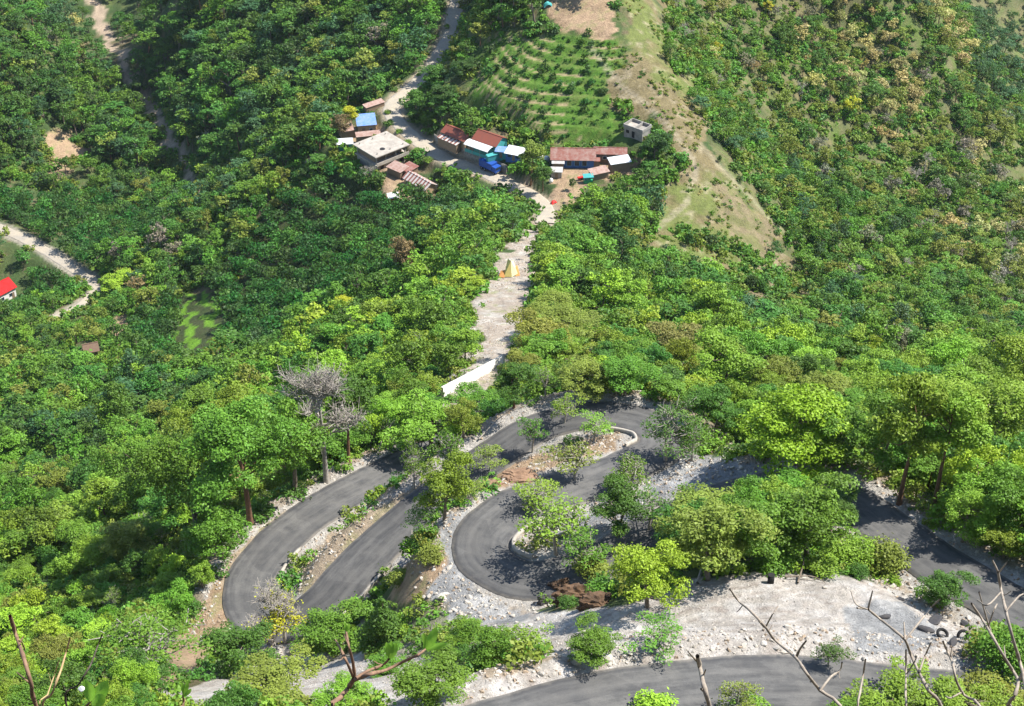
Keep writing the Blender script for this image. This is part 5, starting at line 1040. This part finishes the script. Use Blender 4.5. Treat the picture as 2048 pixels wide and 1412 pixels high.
# things left on the plateau
r = empty('drum', gp(1541,1166), 0, 'black drum standing alone on the far side of the pale plateau', 'drum'); MB().cyl(0, 0, .3, 0, .9, 18).build('barrel', RUB, r, True); MB().cyl(0, 0, .31, .902, .93, 18).build('lid', RUB, r)
def torus(u, v, Rr, rr, lab, tilt=0.0):
    th = np.linspace(0, 2 * np.pi, 25)[:-1]; ph = np.linspace(0, 2 * np.pi, 11)[:-1]; T_, P_ = np.meshgrid(th, ph, indexing='ij'); co = np.stack([(Rr + rr * np.cos(P_)) * np.cos(T_), (Rr + rr * np.cos(P_)) * np.sin(T_), rr * 1.15 * np.sin(P_)], -1).reshape(-1, 3)
    i = np.arange(240).reshape(24, 10); a = np.roll(i, -1, 0); q = np.stack([i, a, np.roll(a, -1, 1), np.roll(i, -1, 1)], -1).reshape(-1, 4)
    o = link(bpy.data.objects.new('tyre', np_mesh('tyre', co, q, RUB, True))); p = gp(u, v); o.location = (p[0], p[1], p[2] + .25); o.rotation_euler = (tilt, .2, 0); tag(o, lab, 'tyre')
torus(1884, 1272, .42, .13, 'old black tyre at the rubble end of the pale plateau', .3); torus(1925, 1276, .42, .13, 'second old tyre leaning at the far right tip of the plateau', 1.1)
for (u, v, s, lab) in ((1870,1246,.75,'large black rubble block at the right end of the plateau'),(1853,1262,.5,'smaller black rubble block left of the large one'),(1772,1235,.45,'dark flat stone on the grey patch of the plateau'),(1905,1290,.5,'dark rubble block beside the plateau tyre'),(1800,1200,.3,'small dark stone on the upper plateau'),(1928,1250,.45,'dark block by the right road edge of the plateau')):
    o = link(bpy.data.objects.new('rubble_block', rock_mesh(int(u), ROCKD))); p = gp(u, v); o.location = (p[0], p[1], p[2] + s * .3); o.scale = (s * 1.4, s * .8, s * .6); o.rotation_euler = (0, 0, u); tag(o, lab, 'rubble block')
def stick(name, pts, lab, r0, mat=M_bark, cat='branch'):
    P = np.array([G(u, v) + (0, 0, dz) for u, v, dz in pts]); P = catmull(P, .25); c_, q_ = tube(P, np.linspace(r0, r0 * .35, len(P)), 6)
    return tag(link(bpy.data.objects.new(name, np_mesh(name, c_, q_, mat, True))), lab, cat)
stick('fallen_log', [(1570,1158,.25),(1620,1160,.45),(1650,1166,.1)], 'fallen brown branch lying at the rear of the pale plateau', .10); stick('fallen_log', [(1595,1170,.2),(1605,1140,.9),(1600,1128,1.3)], 'broken upright branch beside the fallen one on the plateau', .10)
stick('fallen_log', [(1395,1170,.2),(1408,1130,.6),(1420,1100,1.4)], 'leaning pale dead trunk at the foot of the central thicket', .16, M_barkp); stick('fallen_log', [(958,882,.3),(985,860,.8),(1010,848,1.4)], 'pale dead branch leaning beside the bend left of the upper loop', .12, M_barkp)
stick('fallen_log', [(735,932,.2),(755,915,.7),(765,900,1.6)], 'pale dead branch leaning on the outer roadside right of the bare grey tree', .10, M_barkp)
stick('roadside_post', [(823,1092,0),(824,1076,.9),(824,1074,1.3)], 'short concrete post standing at the top of the low edge wall', .14, CONL, 'post')
stick('gully_pole', [(498,430,0),(502,424,1.5),(505,420,2.2)], 'tan leaning pole in the scrub left of the orchard', .15, M_barkp, 'pole')
# ---------------- bare branches close to the camera, rooted on the steep bank just below it ----------------
TW = {}
for nm_, c1, c2 in (('pale', (.36, .31, .25), (.22, .18, .14)), ('brown', (.26, .16, .10), (.15, .09, .06)), ('tan', (.46, .33, .16), (.33, .22, .11)), ('dark', (.10, .075, .06), (.05, .04, .03))):
    k = NT('twig_' + nm_, .75); f_ = k.noise(40, 5); k.color(k.mix(k.ramp(f_, .35, .65), c1, c2)); k.bump(k.noise(120, 3), .4, .002); TW[nm_] = k.m
k = NT('fresh_leaf', .4); oc = k.noise(60, 4); yy = k.mix(k.ramp(oc, .3, .7), (.20, .42, .04), (.28, .52, .06)); k.l(yy, k.p.inputs['Base Color']); tr_ = k.n('BsdfTranslucent'); k.l(yy, tr_.inputs[0]); mx_ = k.n('MixShader'); mx_.inputs[0].default_value = .35; k.l(k.p.outputs[0], mx_.inputs[1]); k.l(tr_.outputs[0], mx_.inputs[2]); k.l(mx_.outputs[0], k.t.nodes['Material Output'].inputs[0]); M_fl = k.m
def at(u, v, t):
    a, y, z = ray(u, v); return np.array((a * t, y * t, z * t), float)
def branch(name, paths, t, mat, label, leaves=(), bud=None, base=None):
    parts = []
    root = None
    for k_, (pts, r0, r1) in enumerate(paths):
        P = np.array([at(u, v, t * (1 + .02 * math.sin(i * 1.9 + k_))) for i, (u, v) in enumerate(pts)])
        if k_ == 0:
            e = P[-1]; g = np.array((e[0] + .1, e[1] + .12, 0.0)); g[2] = float(hz_at(g[0], g[1])) - .15; P = np.vstack([P, (e * .5 + g * .5) + (.03, 0, 0), g]); root = g
        P = catmull(P, .03); n_ = len(P); rr = np.linspace(r0, r1, n_) * t / FPX * .74
        knob = 1 + .22 * (np.sin(np.arange(n_) * .9 + k_) > .86); parts.append(tube(P, rr * knob, 7))
        Rb = np.random.default_rng(int(abs(P[0, 0]) * 977) + k_)
        for i in range(6, n_ - 2, 7):
            if Rb.random() < .55:
                d_ = Rb.normal(size=3); d_ /= np.linalg.norm(d_); L_ = Rb.uniform(.012, .05); parts.append(tube(np.array([P[i], P[i] + d_ * L_ * .6, P[i] + d_ * L_ + (0, 0, .006)]), (rr[i] * .6, rr[i] * .45, .0012), 5))
    r = link(bpy.data.objects.new(name, None)); r.location = root; r.empty_display_size = .1; tag(r, label, 'branch')
    c_, q_ = merge(parts); o = link(bpy.data.objects.new('stem', np_mesh('stem', c_ - root, q_, TW[mat], True))); o.parent = r
    for (u0, v0, u1, v1, w_) in leaves:
        a = at(u0, v0, t); b = at(u1, v1, t * .995); L = np.linalg.norm(b - a); d = (b - a) / L; vd = at(u0, v0, 1); vd /= np.linalg.norm(vd); s_ = np.cross(d, vd + np.array((.35, 0, .3))); s_ /= np.linalg.norm(s_); nn_ = np.cross(s_, d)
        tt = np.linspace(0, 1, 9); wid = np.sin(tt ** .85 * np.pi) ** .8 * w_ * t / FPX; co = []
        for i, x in enumerate(tt):
            c0 = a + d * L * x + nn_ * math.sin(x * 2.6) * L * .10
            for sgn in (-1, -.5, 0, .5, 1): co.append(c0 + s_ * wid[i] * sgn + nn_ * abs(sgn) * wid[i] * .35)
        i = np.arange(45).reshape(9, 5); q = np.stack([i[:-1, :-1], i[:-1, 1:], i[1:, 1:], i[1:, :-1]], -1).reshape(-1, 4)
        o = link(bpy.data.objects.new('leaf', np_mesh('leaf', np.array(co) - root, q, M_fl, True))); o.parent = r
    if bud:
        u, v, rp = bud; me = rock_mesh(5, WHW, 2); o = link(bpy.data.objects.new('flower_bud', me)); o.parent = r; o.location = Vector(at(u, v, t * .985) - root); s = rp * t / FPX; o.scale = (s, s, s * 1.3)
branch('bare_branch', [([(20,1232),(32,1270),(48,1318),(62,1366),(80,1430)],5,8),([(50,1300),(44,1285),(38,1282)],2,2),([(34,1345),(50,1358),(58,1366)],1.5,2)], 5.2, 'brown', 'thick brown twig rising at the bottom left corner')
branch('bare_branch', [([(140,1276),(132,1305),(120,1345),(105,1385),(92,1440)],2.5,6)], 5.0, 'tan', 'straight straw coloured twig right of the thick brown one')
branch('bare_branch', [([(118,1320),(108,1352),(95,1390),(82,1440)],1.5,3)], 5.1, 'tan', 'very thin straw coloured twig touching the straight one')
branch('bare_branch', [([(204,1270),(196,1290),(180,1332),(158,1368),(135,1420)],2,4.5)], 5.4, 'dark', 'dark thin twig leaning right at the bottom left')
branch('leafy_shoot', [([(182,1402),(184,1440)],3,4)], 4.6, 'brown', 'pair of large glossy leaves with white bud at the bottom left', leaves=[(183,1408,214,1362,14),(180,1405,168,1360,13),(184,1412,208,1392,12)], bud=(162,1378,7))
branch('leafy_branch', [([(708,1358),(695,1378),(680,1396),(664,1440)],6.5,9),([(710,1357),(706,1325),(697,1290),(692,1262)],4.5,3),([(706,1352),(694,1325),(682,1300),(671,1280)],4.5,2.5),([(708,1360),(740,1348),(772,1340),(805,1324),(835,1310),(850,1299)],6,3),([(712,1356),(735,1342),(765,1330),(778,1318)],4.5,3)], 4.8, 'brown', 'forked brown branch with fresh leaf tufts at the bottom centre',
  leaves=[(851,1300,872,1254,10),(851,1300,895,1288,7),(851,1300,845,1266,6),(778,1318,772,1285,8),(778,1318,792,1286,8),(780,1318,782,1282,6),(692,1264,688,1246,4),(692,1264,698,1248,4)])
branch('leafy_shoot', [([(366,1390),(368,1412),(370,1440)],2.5,3.5)], 5.6, 'brown', 'small upright leaf tuft at the bottom between two thin trees', leaves=[(367,1392,362,1365,5),(367,1392,374,1362,5),(367,1394,382,1378,4)])
branch('bare_branch', [([(1460,1178),(1478,1203),(1500,1221),(1530,1253),(1550,1280),(1592,1316),(1612,1345),(1640,1380),(1690,1440)],2.5,7.5),([(1592,1316),(1600,1298),(1612,1282)],3.5,2.5),([(1532,1253),(1543,1232),(1556,1212)],2.5,1.8),([(1528,1254),(1518,1243)],2.5,2),([(1640,1382),(1660,1355),(1680,1340),(1684,1325)],3.5,1.8)], 5.4, 'pale', 'long pale bare branch reaching left over the plateau')
branch('bare_branch', [([(1737,1219),(1760,1238),(1790,1262),(1810,1280),(1822,1310),(1838,1345),(1855,1378),(1885,1440)],3,7.5),([(1736,1218),(1745,1182)],3,2),([(1736,1218),(1714,1216)],2.5,2),([(1736,1219),(1712,1208),(1702,1182)],2.2,1.8),([(1810,1280),(1842,1240),(1862,1215),(1880,1198)],3.2,2),([(1810,1280),(1808,1245)],2.5,2),([(1838,1345),(1850,1312),(1862,1285)],3,1.8)], 5.6, 'pale', 'pale bare branch forking above the bright bushes at the bottom right')
branch('bare_branch', [([(1395,1312),(1400,1335),(1406,1365),(1413,1392),(1422,1440)],6,7.5),([(1396,1325),(1386,1314),(1376,1303)],3,2),([(1404,1358),(1411,1340)],3.5,2),([(1410,1385),(1402,1378)],3.5,3)], 5.0, 'pale', 'stubby pale twig standing before the lowest road')
branch('bare_branch', [([(1996,1144),(2002,1178),(2010,1215),(2025,1275),(2040,1325),(2048,1360),(2052,1440)],3.5,8),([(1997,1146),(1985,1120)],3,2),([(1997,1146),(2014,1124)],3,2),([(2001,1185),(1975,1210),(1955,1200)],2.5,1.8),([(2012,1222),(2035,1195),(2046,1188)],2.5,2)], 5.2, 'pale', 'tall pale bare branch at the right frame edge')
branch('bare_branch', [([(1943,1207),(1965,1240),(1982,1268),(2003,1305),(2026,1342),(2036,1362),(2030,1390),(2010,1440)],3.2,8.5),([(1982,1268),(1972,1232),(1958,1184)],2.8,1.8),([(1975,1258),(1986,1225),(1994,1208)],2.6,1.8),([(2036,1362),(2060,1330)],5,4)], 5.4, 'pale', 'second pale branch crossing left of the tall one at the right edge')
branch('bare_branch', [([(1886,1283),(1896,1305),(1906,1330),(1912,1360),(1928,1390),(1965,1440)],3,6),([(1906,1330),(1902,1312)],2.5,2),([(1924,1384),(1900,1396),(1892,1392)],2.5,2)], 5.3, 'pale', 'slim curved pale twig over the bright bushes at the bottom right')
branch('bare_branch', [([(1731,1319),(1726,1352),(1720,1385),(1714,1440)],2.5,4.5)], 5.2, 'pale', 'straight thin pale twig left of the bright bushes')
branch('bare_branch', [([(1812,1300),(1812,1340),(1811,1390),(1812,1440)],2.5,4),([(1812,1350),(1828,1325),(1834,1312)],2,1.5)], 5.5, 'pale', 'straight thin pale twig in front of the bright bushes')
# ---------------- the air ----------------
HZ = 0.000025
if HZ:
    X_ = hw(1450) + 30; zt = max(2.0, float(H.max()) + 16); m = MB().box(-X_, X_, -40, float(ys[-1]) + 30, float(H.min()) - 1, zt)
    k = bpy.data.materials.new('haze_air'); k.use_nodes = True; nt_ = k.node_tree; nt_.nodes.clear(); om = nt_.nodes.new('ShaderNodeOutputMaterial'); pv = nt_.nodes.new('ShaderNodeVolumePrincipled')
    pv.inputs['Color'].default_value = (.72, .86, 1, 1); pv.inputs['Density'].default_value = HZ; nt_.links.new(pv.outputs[0], om.inputs['Volume']); tag(m.build('haze', k), kind='stuff'); print('haze top', zt)
